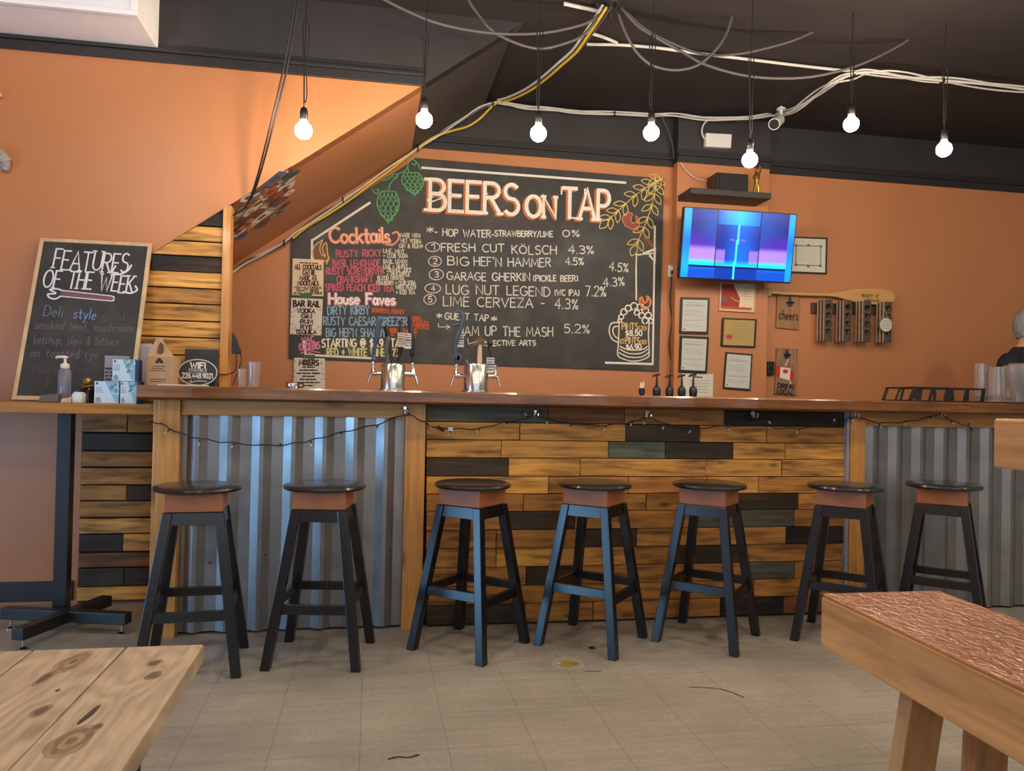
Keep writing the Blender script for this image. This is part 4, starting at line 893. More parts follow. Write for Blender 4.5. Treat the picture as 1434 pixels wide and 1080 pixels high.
MB().slab([tvp(.25, .2, -.046), tvp(.75, .2, -.046), tvp(.75, .75, -.046), tvp(.25, .75, -.046)], N_, .035).build('rear_cover', M_BLACKPL, tv, bevel=.004)
mp_ = tvp(.5, .5, -.08); MB().box((2.75, mp_.y + .01, mp_.z - .10), (2.95, YC, mp_.z + .10)).build('wall_mount', M_BLACKMETAL, tv, bevel=.004)
def screen_col(u, v):
    def sm(a, b_, x): t = max(0, min(1, (x - a) / (b_ - a))); return t * t * (3 - 2 * t)
    def mix(a, b_, t): return tuple(x + (y - x) * t for x, y in zip(a, b_))
    deep, mid, cy, vio, pk, az = S(4, 20, 120), S(6, 66, 190), S(20, 210, 250), S(70, 30, 170), S(150, 120, 225), S(10, 110, 235)
    c = mix(mid, deep, sm(.4, .95, v))
    if u < .065 or u > .945: return mix(az, S(20, 150, 245), .5 + .5 * sin(v * 9))
    inner = .30 < u < .68
    if not inner:
        e = (u - .065) / .235 if u < .5 else (.945 - u) / .265
        c = mix(mix(deep, S(10, 70, 170), e), vio, sm(.75, .5, v) * (1 - .55 * e)); c = mix(c, pk, sm(.50, .40, v) * sm(.20, .27, v)); c = mix(c, cy, sm(.30, .22, v))
        if v < .19: c = mix(mid, az, .4 if v > .12 else .1)
    else:
        r_ = hypot((u - .49) / .17, (v - .55) / .33); c = mix(mix(S(5, 40, 150), S(10, 95, 225), sm(1, 0, abs(u - .52) * 5)), deep, sm(.3, 0, abs(v - .62)) * .3)
        if v > .8: c = mix(S(20, 170, 240), S(6, 70, 190), abs(u - .5) * 5)
        if .24 < v < .45 and (u < .38 or u > .60): c = mix(c, pk, sm(.45, .4, v) * .7)
        if v < .28: c = mix(c, cy, sm(.30, .18, v) * .75)
        if v < .155: c = mix(deep, mid, .5)
    if .155 < v < .18: c = S(4, 25, 90)
    if abs(u - .298) < .006 or abs(u - .685) < .006:
        if v > .18: c = S(6, 24, 80)
    if abs(u - (.485 + (v - .5) * .03)) < .010 and v < .8: c = S(60, 205, 245)
    if abs(u - .485) < .07 and .57 < v < .60 and abs(u - .485) > .025: c = S(95, 90, 190)
    return c
sc_ = MB(); nu, nv = 110, 64
for i in range(nu):
    for j in range(nv):
        u0, u1, v0, v1 = [.010 + .98 * k for k in (i / nu, (i + 1) / nu)] + [.022 + .962 * k for k in (j / nv, (j + 1) / nv)]
        sc_.add([tvp(u0, v0, .0012), tvp(u1, v0, .0012), tvp(u1, v1, .0012), tvp(u0, v1, .0012)], [(0, 1, 2, 3)], screen_col((i + .5) / nu, (j + .5) / nv))
M_SCREEN = mat('tv_screen', attr=True, rough=.25, emit=0.62)
sc_.build('screen', M_SCREEN, tv)
# floating shelf, speaker and statuette
sa, sb_ = at(968, 277, 5.74), at(1080, 274, 5.74)
shz = at(1030, 270, 5.74).z
sx0, sx1 = at(967, 280, 5.74).x, at(1080, 276, 5.74).x
tag(MB().box((sx0, 5.74, shz - .030), (sx1, YC, shz + .018)).build('floating_shelf', M_BLACKPAINT, bevel=.003), 'black floating shelf on the column above the television', 'shelf')
zs = shz + .018
spx0, spx1 = at(1005, 255, 5.80).x, at(1048, 255, 5.80).x; spz = at(1030, 243, 5.80).z
t = thing('speaker', 'boxy black speaker on the floating shelf', 'speaker', ((spx0 + spx1) / 2, 5.88, zs))
MB().box((spx0 - .01, 5.80, zs), (spx1, 5.985, spz)).build('cabinet', M_BLACKPL, t, bevel=.006)
MB().box((spx0 + .012, 5.792, zs + .015), (spx1 - .02, 5.7995, spz - .015)).build('grille', mat('speaker_cloth', (.02, .02, .022), .9, bump=(300, .5, .002)), t, bevel=.002)
fx = at(1059, 268, 5.85)
t = thing('statuette', 'small gold trophy figure on a dark base, right end of the shelf', 'statuette', (fx.x, 5.85, zs))
MB().box((fx.x - .035, 5.82, zs), (fx.x + .035, 5.88, zs + .022)).build('base', M_BLACKPL, t, bevel=.003)
fb = MB(); f0 = Vector((fx.x, 5.85, zs + .022))
fb.tube([f0 + Vector((-.018, 0, 0)), f0 + Vector((-.012, 0, .05)), f0 + Vector((0, 0, .095))], [.012, .013, .015], 8); fb.tube([f0 + Vector((.02, 0, 0)), f0 + Vector((.014, -.01, .05)), f0 + Vector((0, 0, .095))], [.012, .013, .015], 8)
fb.tube([f0 + Vector((0, 0, .09)), f0 + Vector((.004, 0, .13)), f0 + Vector((0, 0, .165))], [.018, .024, .012], 10); fb.ball(f0 + Vector((.002, 0, .185)), .017, 10, 8)
fb.tube([f0 + Vector((-.015, 0, .15)), f0 + Vector((-.035, -.01, .12)), f0 + Vector((-.02, -.02, .10))], [.008, .007, .006], 6); fb.tube([f0 + Vector((.018, 0, .15)), f0 + Vector((.036, 0, .18)), f0 + Vector((.03, 0, .225))], [.008, .007, .006], 6)
fb.build('figure', M_GOLD, t, smooth=True)
# framed papers
def framed(label, corners, Y, mframe=M_FRAMEB, msheet=M_PAPER, fw=.020, draw=None, cat='framed paper', name='framed_document', depth=.018):
    c = [at(x, y, Y - depth) for x, y in corners]; cen = sum(c, Vector()) / 4
    t = thing(name, label, cat, cen)
    inn = [p + (cen - p).normalized() * fw * 1.41 for p in c]
    fb = MB()
    for i in range(4):
        j = (i + 1) % 4; q = [c[i], c[j], inn[j], inn[i]]; fb.slab(q, FRONT, depth - .001)
    fb.build('frame', mframe, t)
    MB().slab([p - FRONT * .004 for p in inn], FRONT, .006).build('sheet', msheet, t)
    pr = MB()
    def uv(u, v): return inn[3].lerp(inn[2], u).lerp(inn[0].lerp(inn[1], u), v) - FRONT * .004
    if draw: draw(pr, uv); pr.build('print', M_INK, t)
    return t
def plines(pr, uv, rows, u0=.1, u1=.9, v0=.9, v1=.15, col=S(120, 118, 112), h=.004, skip=()):
    for i in range(rows):
        if i in skip: continue
        v = v0 + (v1 - v0) * i / max(1, rows - 1); scribble(pr, uv(u0, v), uv(u0 + (u1 - u0) * (.6 + .4 * R.random()), v), h, h * .55, FRONT, col, .0008)
def d_letter(pr, uv):
    plines(pr, uv, 14, skip=(3, 8, 9, 11)); q = uv(.08, .05); pr.slab([q, q + Vector((.018, 0, 0)), q + Vector((.018, 0, .018)), q + Vector((0, 0, .018))], FRONT, .0001, S(70, 80, 76)) if False else None
    pr.ribbon([uv(.08, .82) + FRONT * .001, uv(.92, .82) + FRONT * .001], FRONT, .003, S(130, 128, 122)); pr.ribbon([uv(.08, .36) + FRONT * .001, uv(.92, .36) + FRONT * .001], FRONT, .003, S(150, 148, 140))
    pr.ball(uv(.1, .06), .007, 8, 4, (1, .08, 1), S(70, 84, 80))
M_LETTER = mat('letter_paper', (.56, .58, .55), .6, noise=(5, .04))
framed('black-framed letter, upper of two on the left of the column', [(954, 416), (994, 417), (992, 468), (952, 467)], YC, msheet=M_LETTER, fw=.018, draw=d_letter)
framed('black-framed letter, lower of two on the left of the column', [(953, 470), (993, 472), (990, 523), (951, 521)], YC, msheet=M_LETTER, fw=.018, draw=d_letter)
framed('silver and black framed letter at the lower right of the column', [(1017, 493), (1054, 496), (1051, 547), (1013, 544)], YC, mat('silver_black_frame', S(60, 58, 56), .3, .4), M_LETTER, .012, d_letter)
def d_red(pr, uv):
    pr.slab([uv(0, 1) + FRONT * .001, uv(.34, 1) + FRONT * .001, uv(.58, .45) + FRONT * .001, uv(.55, .12) + FRONT * .001, uv(0, .12) + FRONT * .001], FRONT, .0004, S(160, 62, 48))
    pr.slab([uv(0, .13) + FRONT * .0012, uv(.95, .13) + FRONT * .0012, uv(.95, .03) + FRONT * .0012, uv(0, .03) + FRONT * .0012], FRONT, .0004, S(186, 92, 68))
    pr.ribbon([uv(.02, .42) + FRONT * .0016, uv(.16, .36) + FRONT * .0016], FRONT, .03, S(90, 100, 130))
    pr.ribbon([uv(.3, .5) + FRONT * .0018, uv(.42, .38) + FRONT * .0018, uv(.55, .34) + FRONT * .0018], FRONT, .006, S(205, 170, 130))
    plines(pr, uv, 6, .66, .94, .86, .45, S(120, 90, 70))
framed('pale-framed red and cream picture, just under the television', [(1009, 395), (1059, 397), (1057, 438), (1007, 435)], YC, M_PALEWOOD, M_CREAM, .012, d_red, 'framed picture', 'framed_picture')
def leaf(pr, c, s, col, N=FRONT):
    P = [(0, -.5), (.04, -.15), (.34, -.22), (.28, -.08), (.5, .12), (.38, .16), (.4, .3), (.2, .24), (.16, .36), (.08, .28), (0, .55)]
    P = P + [(-x, y) for x, y in P[-2:0:-1]]
    pr.slab([c + Vector((x * s, 0, y * s)) for x, y in P], N, .0004, col)
def d_gold(pr, uv):
    plines(pr, uv, 7, .2, .9, .86, .25, S(120, 104, 60)); leaf(pr, uv(.19, .3) + FRONT * .001, .07, S(196, 58, 44))
framed('black-framed gold certificate with a red maple leaf, middle right of the column', [(1012, 445), (1060, 447), (1058, 487), (1010, 485)], YC, M_FRAMEB, mat('gold_paper', S(176, 150, 92), .5, .1), .014, d_gold, 'framed certificate', 'framed_certificate')
def d_cert(pr, uv):
    K2 = S(110, 104, 96)
    for a_, b_ in (((.14, .78), (.86, .78)), ((.86, .78), (.86, .2)), ((.86, .2), (.14, .2)), ((.14, .2), (.14, .78))): pr.ribbon([uv(*a_) + FRONT * .001, uv(*b_) + FRONT * .001], FRONT, .008, K2)
    for u, v in ((.14, .78), (.86, .78), (.86, .2), (.14, .2), (.5, .8), (.5, .17)): pr.ball(uv(u, v), .013, 8, 4, (1, .1, 1), K2)
    plines(pr, uv, 7, .24, .78, .7, .3, S(150, 144, 134), .003)
framed('black-framed certificate with an ornate printed border, beside the television', [(1106, 331), (1159, 333), (1158, 384), (1106, 382)], YW, M_FRAMEB, M_PAPER, .014, d_cert, 'framed certificate', 'framed_certificate')
poster('notice_sheet', 'plain white notice sheet behind the bottle spouts, foot of the column', [(955, 523), (999, 524), (998, 566), (954, 565)], YC - .004, [('~', 972, 529, 983, 530, 2.4, 1.8, BK)] + [('~', 966, 534 + i * 4, 992, 534.3 + i * 4, 1.4, .7, S(140, 138, 130)) for i in range(5)])
# outlet with plugs, and the black lead running down
oc = at(941, 380, YW - .004)
t = thing('wall_outlet', 'white wall outlet with a black lead hanging, left of the television', 'outlet', oc)
MB().box((oc.x - .035, YW - .012, oc.z - .05), (oc.x + .035, YW - .0005, oc.z + .05)).build('plate', M_WHITEPL, t, bevel=.003)
MB().box((oc.x - .018, YW - .045, oc.z - .03), (oc.x + .02, YW - .0125, oc.z - .002)).build('plug', M_BLACKPL, t, bevel=.003)
MB().box((oc.x - .02, YW - .04, oc.z + .005), (oc.x + .022, YW - .0125, oc.z + .036)).build('plug', M_WHITEPL, t, bevel=.003)
MB().tube(smoothpts([at(x, y, YW - .03) for x, y in ((940, 387), (940, 396), (938, 420), (941, 450), (937, 480), (940, 510), (938, 540), (939, 560))], 6), .006, 6).build('power_lead', M_CABLEB, t, smooth=True)
MB().tube(smoothpts([at(944, 377, YW - .035), at(950, 372, YC - .08), at(955, 362, YC - .12)], 5), .004, 6).build('television_lead', M_CABLEW, t, smooth=True)
sw_ = at(1078, 516, YW - .01)
t = thing('light_switch', 'small black switch box on the wall right of the column', 'switch', sw_)
MB().box((sw_.x - .030, YW - .035, sw_.z - .058), (sw_.x + .030, YW - .0005, sw_.z + .058)).build('box', M_BLACKPL, t, bevel=.006)
MB().box((sw_.x - .008, YW - .047, sw_.z - .015), (sw_.x + .010, YW - .0355, sw_.z + .018)).build('toggle', M_BLACKPL, t, bevel=.003)

# ================================================================== things on the back wall right of the column
YPD = YW - .064
P_ = [(1076, 404), (1079, 403), (1082, 407), (1100, 408.5), (1135, 410), (1163, 411), (1175, 409), (1192, 405.5), (1215, 404), (1238, 405), (1249, 408), (1254, 414), (1253, 421), (1246, 426), (1232, 427), (1205, 425), (1186, 420), (1172, 416), (1160, 414.5), (1135, 414), (1100, 413), (1082, 411.5), (1078, 416), (1075, 414)]
pd = thing('paddle', 'honey wood canoe paddle hung level on the back wall', 'paddle', at(1165, 412, YPD))
MB().slab([at(x, y, YPD) for x, y in P_], FRONT, .016).build('paddle_body', M_PADDLE, pd, bevel=.004)
b = MB(); DK = S(60, 40, 24)
line(b, 'RUSTY', 1207, 416, 1222, 417, 4, .9, DK, Y=YPD, off=.001); line(b, 'WRENCH', 1210, 422, 1229, 423, 3, .8, DK, Y=YPD, off=.001)
strokes(b, [[(1226, 412), (1231, 422)], [(1231, 412), (1227, 416)]], .006, DK, Y=YPD, off=.001); b.build('lettering', M_INK, pd)
for x in (1110, 1230):
    p = at(x, 412 if x < 1200 else 414, YPD + .023); MB().box((p.x - .012, YPD + .0165, p.z - .015), (p.x + .012, YW - .0002, p.z + .012)).build('peg', M_DARKWOOD, pd)
def opener_sign(name, label, corners, m, th=.018):
    c = [at(x, y, YW - th - .002) for x, y in corners]; t = thing(name, label, 'sign', sum(c, Vector()) / 4)
    MB().slab(c, FRONT, th).build('board', m, t, bevel=.002); return t, YW - th - .002
def opener(t, x, y, Y, s=1.0):
    c = at(x, y, Y); b = MB()
    b.slab([c + Vector((a * s, -.006, d * s)) for a, d in ((-.012, .05), (.012, .05), (.014, .012), (.036, .008), (.036, -.004), (.016, -.038), (-.016, -.038), (-.036, -.004), (-.036, .008), (-.014, .012))], FRONT, .006)
    b.tube([c + Vector((-.034 * s, -.014, .002 * s)), c + Vector((.034 * s, -.014, .002 * s))], .007 * s, 8); b.tube([c + Vector((0, -.009, .036 * s)), c + Vector((0, -.006, .036 * s))], .005, 8)
    b.build('bottle_opener', M_BLACKMETAL, t)
t, Yq = opener_sign('opener_sign', 'small wooden sign reading cheers with an iron bottle opener, under the paddle', [(1089, 411), (1121, 412), (1119, 462), (1087, 459)], M_SIGNWOOD)
opener(t, 1106, 424, Yq, .9); b = MB(); line(b, 'cheers', 1091, 447, 1117, 449, 13, 1.5, S(30, 22, 18), Y=Yq, off=.001); b.build('lettering', M_INK, t)
t, Yq = opener_sign('opener_sign', 'reclaimed wood sign reading DRINK LOCAL with a red maple leaf flag', [(1088, 487), (1117, 489), (1115, 554), (1085, 552)], M_RECLAIM)
opener(t, 1102, 497, Yq, .85)
b = MB(); RD = S(190, 40, 36)
for P, c_ in (([(1087, 512), (1093, 514), (1092, 528), (1086, 526)], RD), ([(1093, 514), (1107, 516), (1106, 533), (1092, 529)], S(228, 214, 202)), ([(1107, 518), (1112, 521), (1111, 535), (1106, 533)], RD)): b.slab([at(x, y, Yq - .0015) for x, y in P], FRONT, .0005, c_)
leaf(b, at(1100, 521, Yq - .0025), .062, RD); strokes(b, [[(1100, 512), (1104, 503)], [(1107, 530), (1107, 552)]], .010, S(222, 208, 196), Y=Yq, off=.001)
o = b.build('flag', M_PAINTCOL, t); o['label'] = 'painted red and white maple leaf flag'
b = MB(); line(b, 'DRINK', 1089, 543, 1111, 545, 6, 1.7, S(30, 22, 20), Y=Yq, off=.002); line(b, 'LOCAL', 1088, 551, 1110, 553, 6, 1.7, S(30, 22, 20), Y=Yq, off=.002); b.build('lettering', M_INK, t)
# rack of tasting flights
rp = [at(x, y, YW - .022) for x, y in ((1137, 424), (1236, 427), (1236, 441), (1137, 439))]
rk = thing('flight_rack', 'dark plank peg rack on the back wall holding the tasting boards', 'rack', sum(rp, Vector()) / 4)
MB().slab(rp, FRONT, .0215).build('rack_board', M_DARKWOOD, rk, bevel=.002)
def holed(mb, x0, x1, z0, z1, y, th, r):     # square piece with a round hole right through
    n = 24; cx_, cz_ = (x0 + x1) / 2, (z0 + z1) / 2; ou = []; inn = []
    for j in range(n):
        a = 2 * pi * (j + .5) / n; k = 1 / max(abs(cos(a)), abs(sin(a))); ou.append((cx_ + (x1 - x0) / 2 * cos(a) * k, cz_ + (z1 - z0) / 2 * sin(a) * k)); inn.append((cx_ + r * cos(a), cz_ + r * sin(a)))
    vs = [(x, y, z) for x, z in ou] + [(x, y, z) for x, z in inn] + [(x, y + th, z) for x, z in ou] + [(x, y + th, z) for x, z in inn]; fs = []
    for j in range(n):
        k = (j + 1) % n; fs += [(j, k, n + k, n + j), (2 * n + j, 3 * n + j, 3 * n + k, 2 * n + k), (n + j, n + k, 3 * n + k, 3 * n + j), (j, 2 * n + j, 2 * n + k, k)]
    mb.add(vs, fs)
fl0 = None
STK = ['on the left peg of the rack', 'on the second peg of the rack', 'on the third peg of the rack', 'behind the round white sign']
for i, px_ in enumerate((1157, 1184, 1211, 1240)):
    top_ = at(px_, 421 + i * 1.0, YW - .09); x0 = top_.x; zt = top_.z; H_ = .365; wv = .074
    peg = MB().tube([(x0, YW - .0222, zt - .0375), (x0, YW - .150, zt - .0368)], .005, 8).build('peg', M_BLACKMETAL, rk)
    for k in range(3):
        y = YW - .126 + k * .030; lb = ['front', 'middle', 'rear'][k] + ' wooden tasting board with four glass holes, hung ' + STK[i]
        loc = Vector((x0 - .010 * k, y, zt))
        if fl0 is None:
            fl0 = thing('tasting_board', lb, 'tasting board', loc, 'tasting boards on the rack')
            fb = MB(); hs = .070; z = loc.z - .012
            fb.box((loc.x - wv / 2, y, z - .010), (loc.x + wv / 2, y + .018, z + .016)); z -= .010
            for q in range(4): holed(fb, loc.x - wv / 2, loc.x + wv / 2, z - hs, z, y, .018, .026); z -= hs
            fb.box((loc.x - wv / 2, y, z - .045), (loc.x + wv / 2, y + .018, z))
            fb.build('board', M_FLIGHT, fl0); e = MB().box((loc.x - wv / 2 - .0025, y, z - .045), (loc.x - wv / 2 - .0002, y + .018, loc.z + .004)).build('edge_band', M_FLIGHTEDGE, fl0); e['label'] = 'pale sawn edge'
        else: dup(fl0, loc, 0, lb)
sg = at(1240, 455, YW - .15)
t = thing('round_sign', 'round white sign hung in front of the right-hand tasting boards', 'sign', sg)
MX = Matrix.Rotation(pi / 2, 3, 'X')
MB().lathe([(.064, -.006), (.066, 0), (.064, .006)], sg, 32, M=MX).build('disc', mat('grey_rim', S(120, 104, 92), .6), t)
o = MB().lathe([(.056, 0), (.056, .002)], sg + Vector((0, -.0062, 0)), 32, M=MX).build('face', M_PAPER, t)
b = MB()
for i in range(6):
    z = sg.z + .034 - i * .014; hwid = .046 * math.sqrt(max(.1, 1 - ((z - sg.z) / .056) ** 2)); scribble(b, (sg.x - hwid, sg.y - .0085, z), (sg.x + hwid, sg.y - .0085, z), .008, .0045, FRONT, S(110, 100, 96), .0004)
b.build('print', M_INK, t)
MB().tube([sg + Vector((-.03, .008, .055)), sg + Vector((0, .012, .13)), sg + Vector((.03, .008, .055))], .003, 6).build('string', M_FLIGHTEDGE, t)
# ================================================================== beer taps on the bar
YTAP = 4.36
def tower(cx_px, label, hx0, hx1):
    c = at(cx_px, 540, YTAP); r = .5 * (at(hx1, 530, YTAP).x - at(hx0, 530, YTAP).x) * .97
    z1 = at(cx_px, 509, YTAP).z
    t = thing('beer_tower', label, 'beer tap tower', (c.x, YTAP, ZT))
    MB().lathe([(r + .012, 0), (r + .012, .008), (r, .012), (r, z1 - ZT - .012), (r - .006, z1 - ZT - .003), (r - .016, z1 - ZT), (0, z1 - ZT + .002)], (c.x, YTAP, ZT), 48).build('column', M_STEEL, t, smooth=True)
    return t, c.x, r, z1
def faucet(t, x, y, z, dx, dy):
    b = MB(); d = Vector((dx, dy, 0)); p = Vector((x, y, z))
    b.tube([p, p + d * .022], .011, 12); b.tube([p + d * .022, p + d * .042], [.016, .013], 12)
    b.tube(smoothpts([p + d * .038, p + d * .052 + Vector((0, 0, -.004)), p + d * .062 + Vector((0, 0, -.028)), p + d * .070 + Vector((0, 0, -.055))], 4), [.010] * 5 + [.008] * 8, 10)
    b.tube([p + d * .042 + Vector((0, 0, .005)), p + d * .042 + Vector((0, 0, .03))], [.015, .011], 10)
    f = b.build('faucet', M_CHROME, t, smooth=True); q = p + d * .042 + Vector((0, 0, .03))
    MB().lathe([(.006, 0), (.006, .018), (.011, .022), (.011, .034), (.006, .038)], q, 12).build('collar', M_CHROME, f, smooth=True)
    return q + Vector((0, 0, .034))
def hang_tag(parent, c, wd, h, N=FRONT, blue=True):
    o = MB().box((c.x - wd / 2, c.y - .002, c.z - h), (c.x + wd / 2, c.y, c.z)).build('label_tag', M_PAPER, parent); o['label'] = 'white printed label'
    b = MB()
    for i in range(5): scribble(b, (c.x - wd * .38, c.y - .002, c.z - h * (.16 + i * .17)), (c.x + wd * .38, c.y - .002, c.z - h * (.16 + i * .17)), .008, .006 if i != 2 else .010, FRONT, S(70, 84, 110) if blue else S(150, 120, 80), .0006)
    b.build('print', M_INK, o)
t, tx, r, z1 = tower(550, 'steel beer tap tower with a blue and black handles, left one', 533, 568)
zf = at(530, 523, YTAP).z
q = faucet(t, tx - r, YTAP, zf, -1, 0)
def hpt(x, y): return at(x, y, YTAP)
h = MB(); P = [q, hpt(522, 500), hpt(524, 490), hpt(527, 475), hpt(530, 458), hpt(534, 445)]
h.tube(smoothpts(P, 5), [.007] * 8 + [.011] * 6 + [.015] * 6 + [.014] * 5 + [.010], 12); o = h.build('tap_handle', M_BLUEH, t, smooth=True); o['label'] = 'slate blue tap handle'
q = faucet(t, tx + r, YTAP, zf, 1, 0)
h = MB(); h.tube(smoothpts([q, hpt(577, 500), hpt(577, 480), hpt(575, 460), hpt(574, 442)], 5), [.007] * 6 + [.015] * 9 + [.011] * 5 + [.007], 12); o = h.build('tap_handle', M_BLACKPL, t, smooth=True); hang_tag(o, at(571.5, 467, YTAP - .03), .036, .085)
# a handle at the back, and a clear one in front
b = MB(); p = Vector((tx + .02, YTAP + r * .3, z1)); b.tube(smoothpts([p, hpt(560, 495) + Vector((0, .05, 0)), hpt(562, 470) + Vector((0, .05, 0)), hpt(561, 448) + Vector((0, .05, 0))], 5), [.007] * 5 + [.013] * 8 + [.007] * 3, 12); o = b.build('tap_handle', M_BLACKPL, t, smooth=True); hang_tag(o, at(561.5, 466, YTAP + .015), .036, .080, blue=False)
b = MB(); p = Vector((tx - .030, YTAP - r * .25, z1)); b.tube(smoothpts([p, hpt(541, 490) + Vector((0, -.02, 0)), hpt(544, 472) + Vector((0, -.02, 0))], 5), [.012] * 5 + [.014] * 5 + [.008], 10); o = b.build('tap_handle', M_CABLEG, t, smooth=True); o['label'] = 'grey tap handle'
b = MB(); p = Vector((tx - .004, YTAP + .03, z1)); b.tube(smoothpts([p, hpt(545, 480) + Vector((0, .05, 0)), hpt(541, 455) + Vector((0, .05, 0))], 5), [.010] * 5 + [.015] * 5 + [.008], 10); b.build('tap_handle', M_BLACKPL, t, smooth=True)
t, tx, r, z1 = tower(666, 'steel beer tap tower with a spanner-shaped handle, in front of GUEST TAP', 648, 683)
zf = at(640, 526, YTAP).z
q = faucet(t, tx - r, YTAP, zf, -1, 0)
h = MB(); h.tube(smoothpts([q, hpt(639, 505), hpt(638, 498), hpt(637, 485), hpt(641, 470), hpt(647, 455), hpt(648, 445), hpt(645, 437)], 5), [.006] * 8 + [.012] * 8 + [.014] * 8 + [.012] * 8 + [.012] * 3 + [.011], 12)
h.lathe([(.016, -.010), (.026, -.008), (.026, .008), (.016, .010), (.016, -.010)], hpt(640, 501), 20, M=MX)
h.tube([hpt(645, 437), hpt(640, 436), hpt(638, 438)], [.012, .009, .006], 8); h.tube([hpt(644, 455), hpt(638, 455), hpt(635, 456)], [.008, .008, .006], 8)
o = h.build('tap_handle', M_BLUEH, t, smooth=True); o['label'] = 'slate blue spanner-shaped tap handle'; hang_tag(o, at(645, 466, YTAP + .03), .040, .082)
q = faucet(t, tx + r, YTAP, zf, 1, 0)
h = MB(); h.tube(smoothpts([q, hpt(687, 505), hpt(687, 495), hpt(684, 485), hpt(686, 478), hpt(690, 480)], 5), .0055, 8); h.ball(hpt(687, 481), .016, 10, 8); o = h.build('tap_handle', M_BLACKPL, t, smooth=True); hang_tag(o, at(687, 501, YTAP - .03), .044, .085)
h = MB(); p = Vector((tx + .02, YTAP, z1)); h.tube([p, hpt(672, 490), hpt(672, 483)], [.015, .013, .010], 10); o = h.build('tap_handle', M_PALEWOOD, t, smooth=True); o['label'] = 'pale wood handle topped with twigs'
b = MB()
for x, y in ((662, 482), (665, 476), (669, 472), (673, 470), (677, 473), (681, 476), (683, 483), (659, 486)):
    b.tube(smoothpts([hpt(672, 486), hpt((672 + x) / 2 + 1, (484 + y) / 2 - 2), hpt(x, y)], 4), [.007] * 4 + [.005] * 4 + [.003], 6)
b.build('twigs', M_BARK, o, smooth=True)
MB().tube([Vector((tx - .05, YTAP, z1 - .005)), hpt(653, 503)], [.016, .008], 10).build('end_cap', M_BLUEH, t, smooth=True)

# ================================================================== small things on the bar
def glass(x, y0, y1, wpx, Y, label, name='drinking_glass', taper=.85, group=None, rings=(), cat='glass'):
    c = at(x, y0, Y); sc = (c - Vector((0, 0, EYE))).dot(FW) / FPX; r1 = wpx * sc / 2; r0 = r1 * taper; H_ = at(x, y0, Y).z - ZT
    prof = [(0, 0), (r0, 0), (r0 + (r1 - r0) * .5, H_ * .5), (r1, H_), (r1 - .002, H_), (r0 - .003, .006), (0, .006)]
    b = MB(); b.lathe(prof, (c.x, Y, ZT + .0005), 28)
    ob = b.build(name, M_CLEAR, smooth=True, origin=(c.x, Y, ZT)); tag(ob, label, cat, group); return ob
glass(339, 517, 544, 13, 4.30, 'short clear glass on the left of the bar, beside a taller one', group='two clear glasses on the left of the bar')
glass(356, 507, 544, 19, 4.32, 'tall clear glass on the left of the bar, before the orange wall', group='two clear glasses on the left of the bar')
c = at(410, 540, 4.40)
t = thing('tin', 'small ribbed steel tin on the bar, left of the MIXERS sheet', 'tin', (c.x, 4.40, ZT))
MB().lathe([(.036, 0), (.038, .004), (.036, .008), (.038, .014), (.036, .020), (.038, .026), (.036, .032), (.038, .036), (.034, .036), (.034, .004), (0, .004)], (c.x, 4.40, ZT), 28).build('body', M_STEEL, t, smooth=True)
MB().tube([(c.x + .036, 4.40, ZT + .03), (c.x + .055, 4.40, ZT + .028), (c.x + .055, 4.40, ZT + .010), (c.x + .036, 4.40, ZT + .008)], .005, 6).build('handle', M_BLACKPL, t)
# speed pourers on bottles kept in the well behind: only the spouts and corks show above the bar
MB_ = MB().box((1.55, 4.745, .80), (2.75, 4.86, .83)); MB_.box((1.55, 4.70, .80), (2.75, 4.745, .83)); well = MB_.box((1.55, 4.86, .80), (2.75, 4.875, .92)).build('speed_rail', M_STEEL); tag(well, 'steel bottle rail along the back of the bar', 'bottle rail')
BT = [(899, 540, False, 'squat bottle top with a pale spout, left of the black pourers'), (920, 525, True, 'black pourer bottle in the bar rail, left of the black lead'), (938, 526, True, 'black pourer bottle below the hanging black lead'),
      (955, 526, True, 'black pourer bottle before the left edge of the notice sheet'), (971, 525, True, 'black pourer bottle before the middle of the notice sheet')]
p0 = None
for x, y, big, lb in BT:
    Y = 4.80; c = at(x, y, Y)
    zb = .8301
    t = thing('pourer_bottle', lb, 'bottle', (c.x, Y, zb), 'bottles with spouts behind the bar')
    zk = at(x, 555 if big else 552, Y).z       # where the neck leaves the bar line
    MB().lathe([(0, 0), (.038, 0), (.040, .006), (.040, zk - zb - .16), (.030, zk - zb - .10), (.015, zk - zb - .06), (.014, zk - zb)], (c.x, Y, zb), 24).build('bottle_body', M_AMBER, t, smooth=True)
    if big:
        MB().lathe([(.016, -.004), (.024, 0), (.026, .018), (.027, .038), (.022, .055), (.012, .064), (0, .066)], (c.x, Y, zk), 20).build('collar', M_BLACKPL, t, smooth=True)
        MB().tube([(c.x, Y, zk + .06), (c.x, Y, c.z - .008)], [.010, .0055], 8).build('spout', M_BLACKPL, t, smooth=True)
        s = 1 if x == 938 else -1
        MB().tube(smoothpts([(c.x + .02, Y, c.z + .002), (c.x, Y, c.z), (c.x - .02, Y, c.z - .006), (c.x - .030, Y, c.z - .014)], 4), .0075, 8).build('lever', M_BLACKPL, t, smooth=True)
    else:
        MB().lathe([(.016, 0), (.020, .002), (.020, .035), (.012, .040)], (c.x, Y, zk), 16).build('collar', M_BLACKPL, t, smooth=True)
        MB().tube([(c.x - .008, Y, zk + .038), (c.x - .006, Y, zk + .075)], [.008, .006], 8).tube([(c.x + .006, Y, zk + .038), (c.x + .012, Y, zk + .080)], [.007, .005], 8).build('spout', mat('pale_spout', S(235, 215, 190), .4), t, smooth=True)
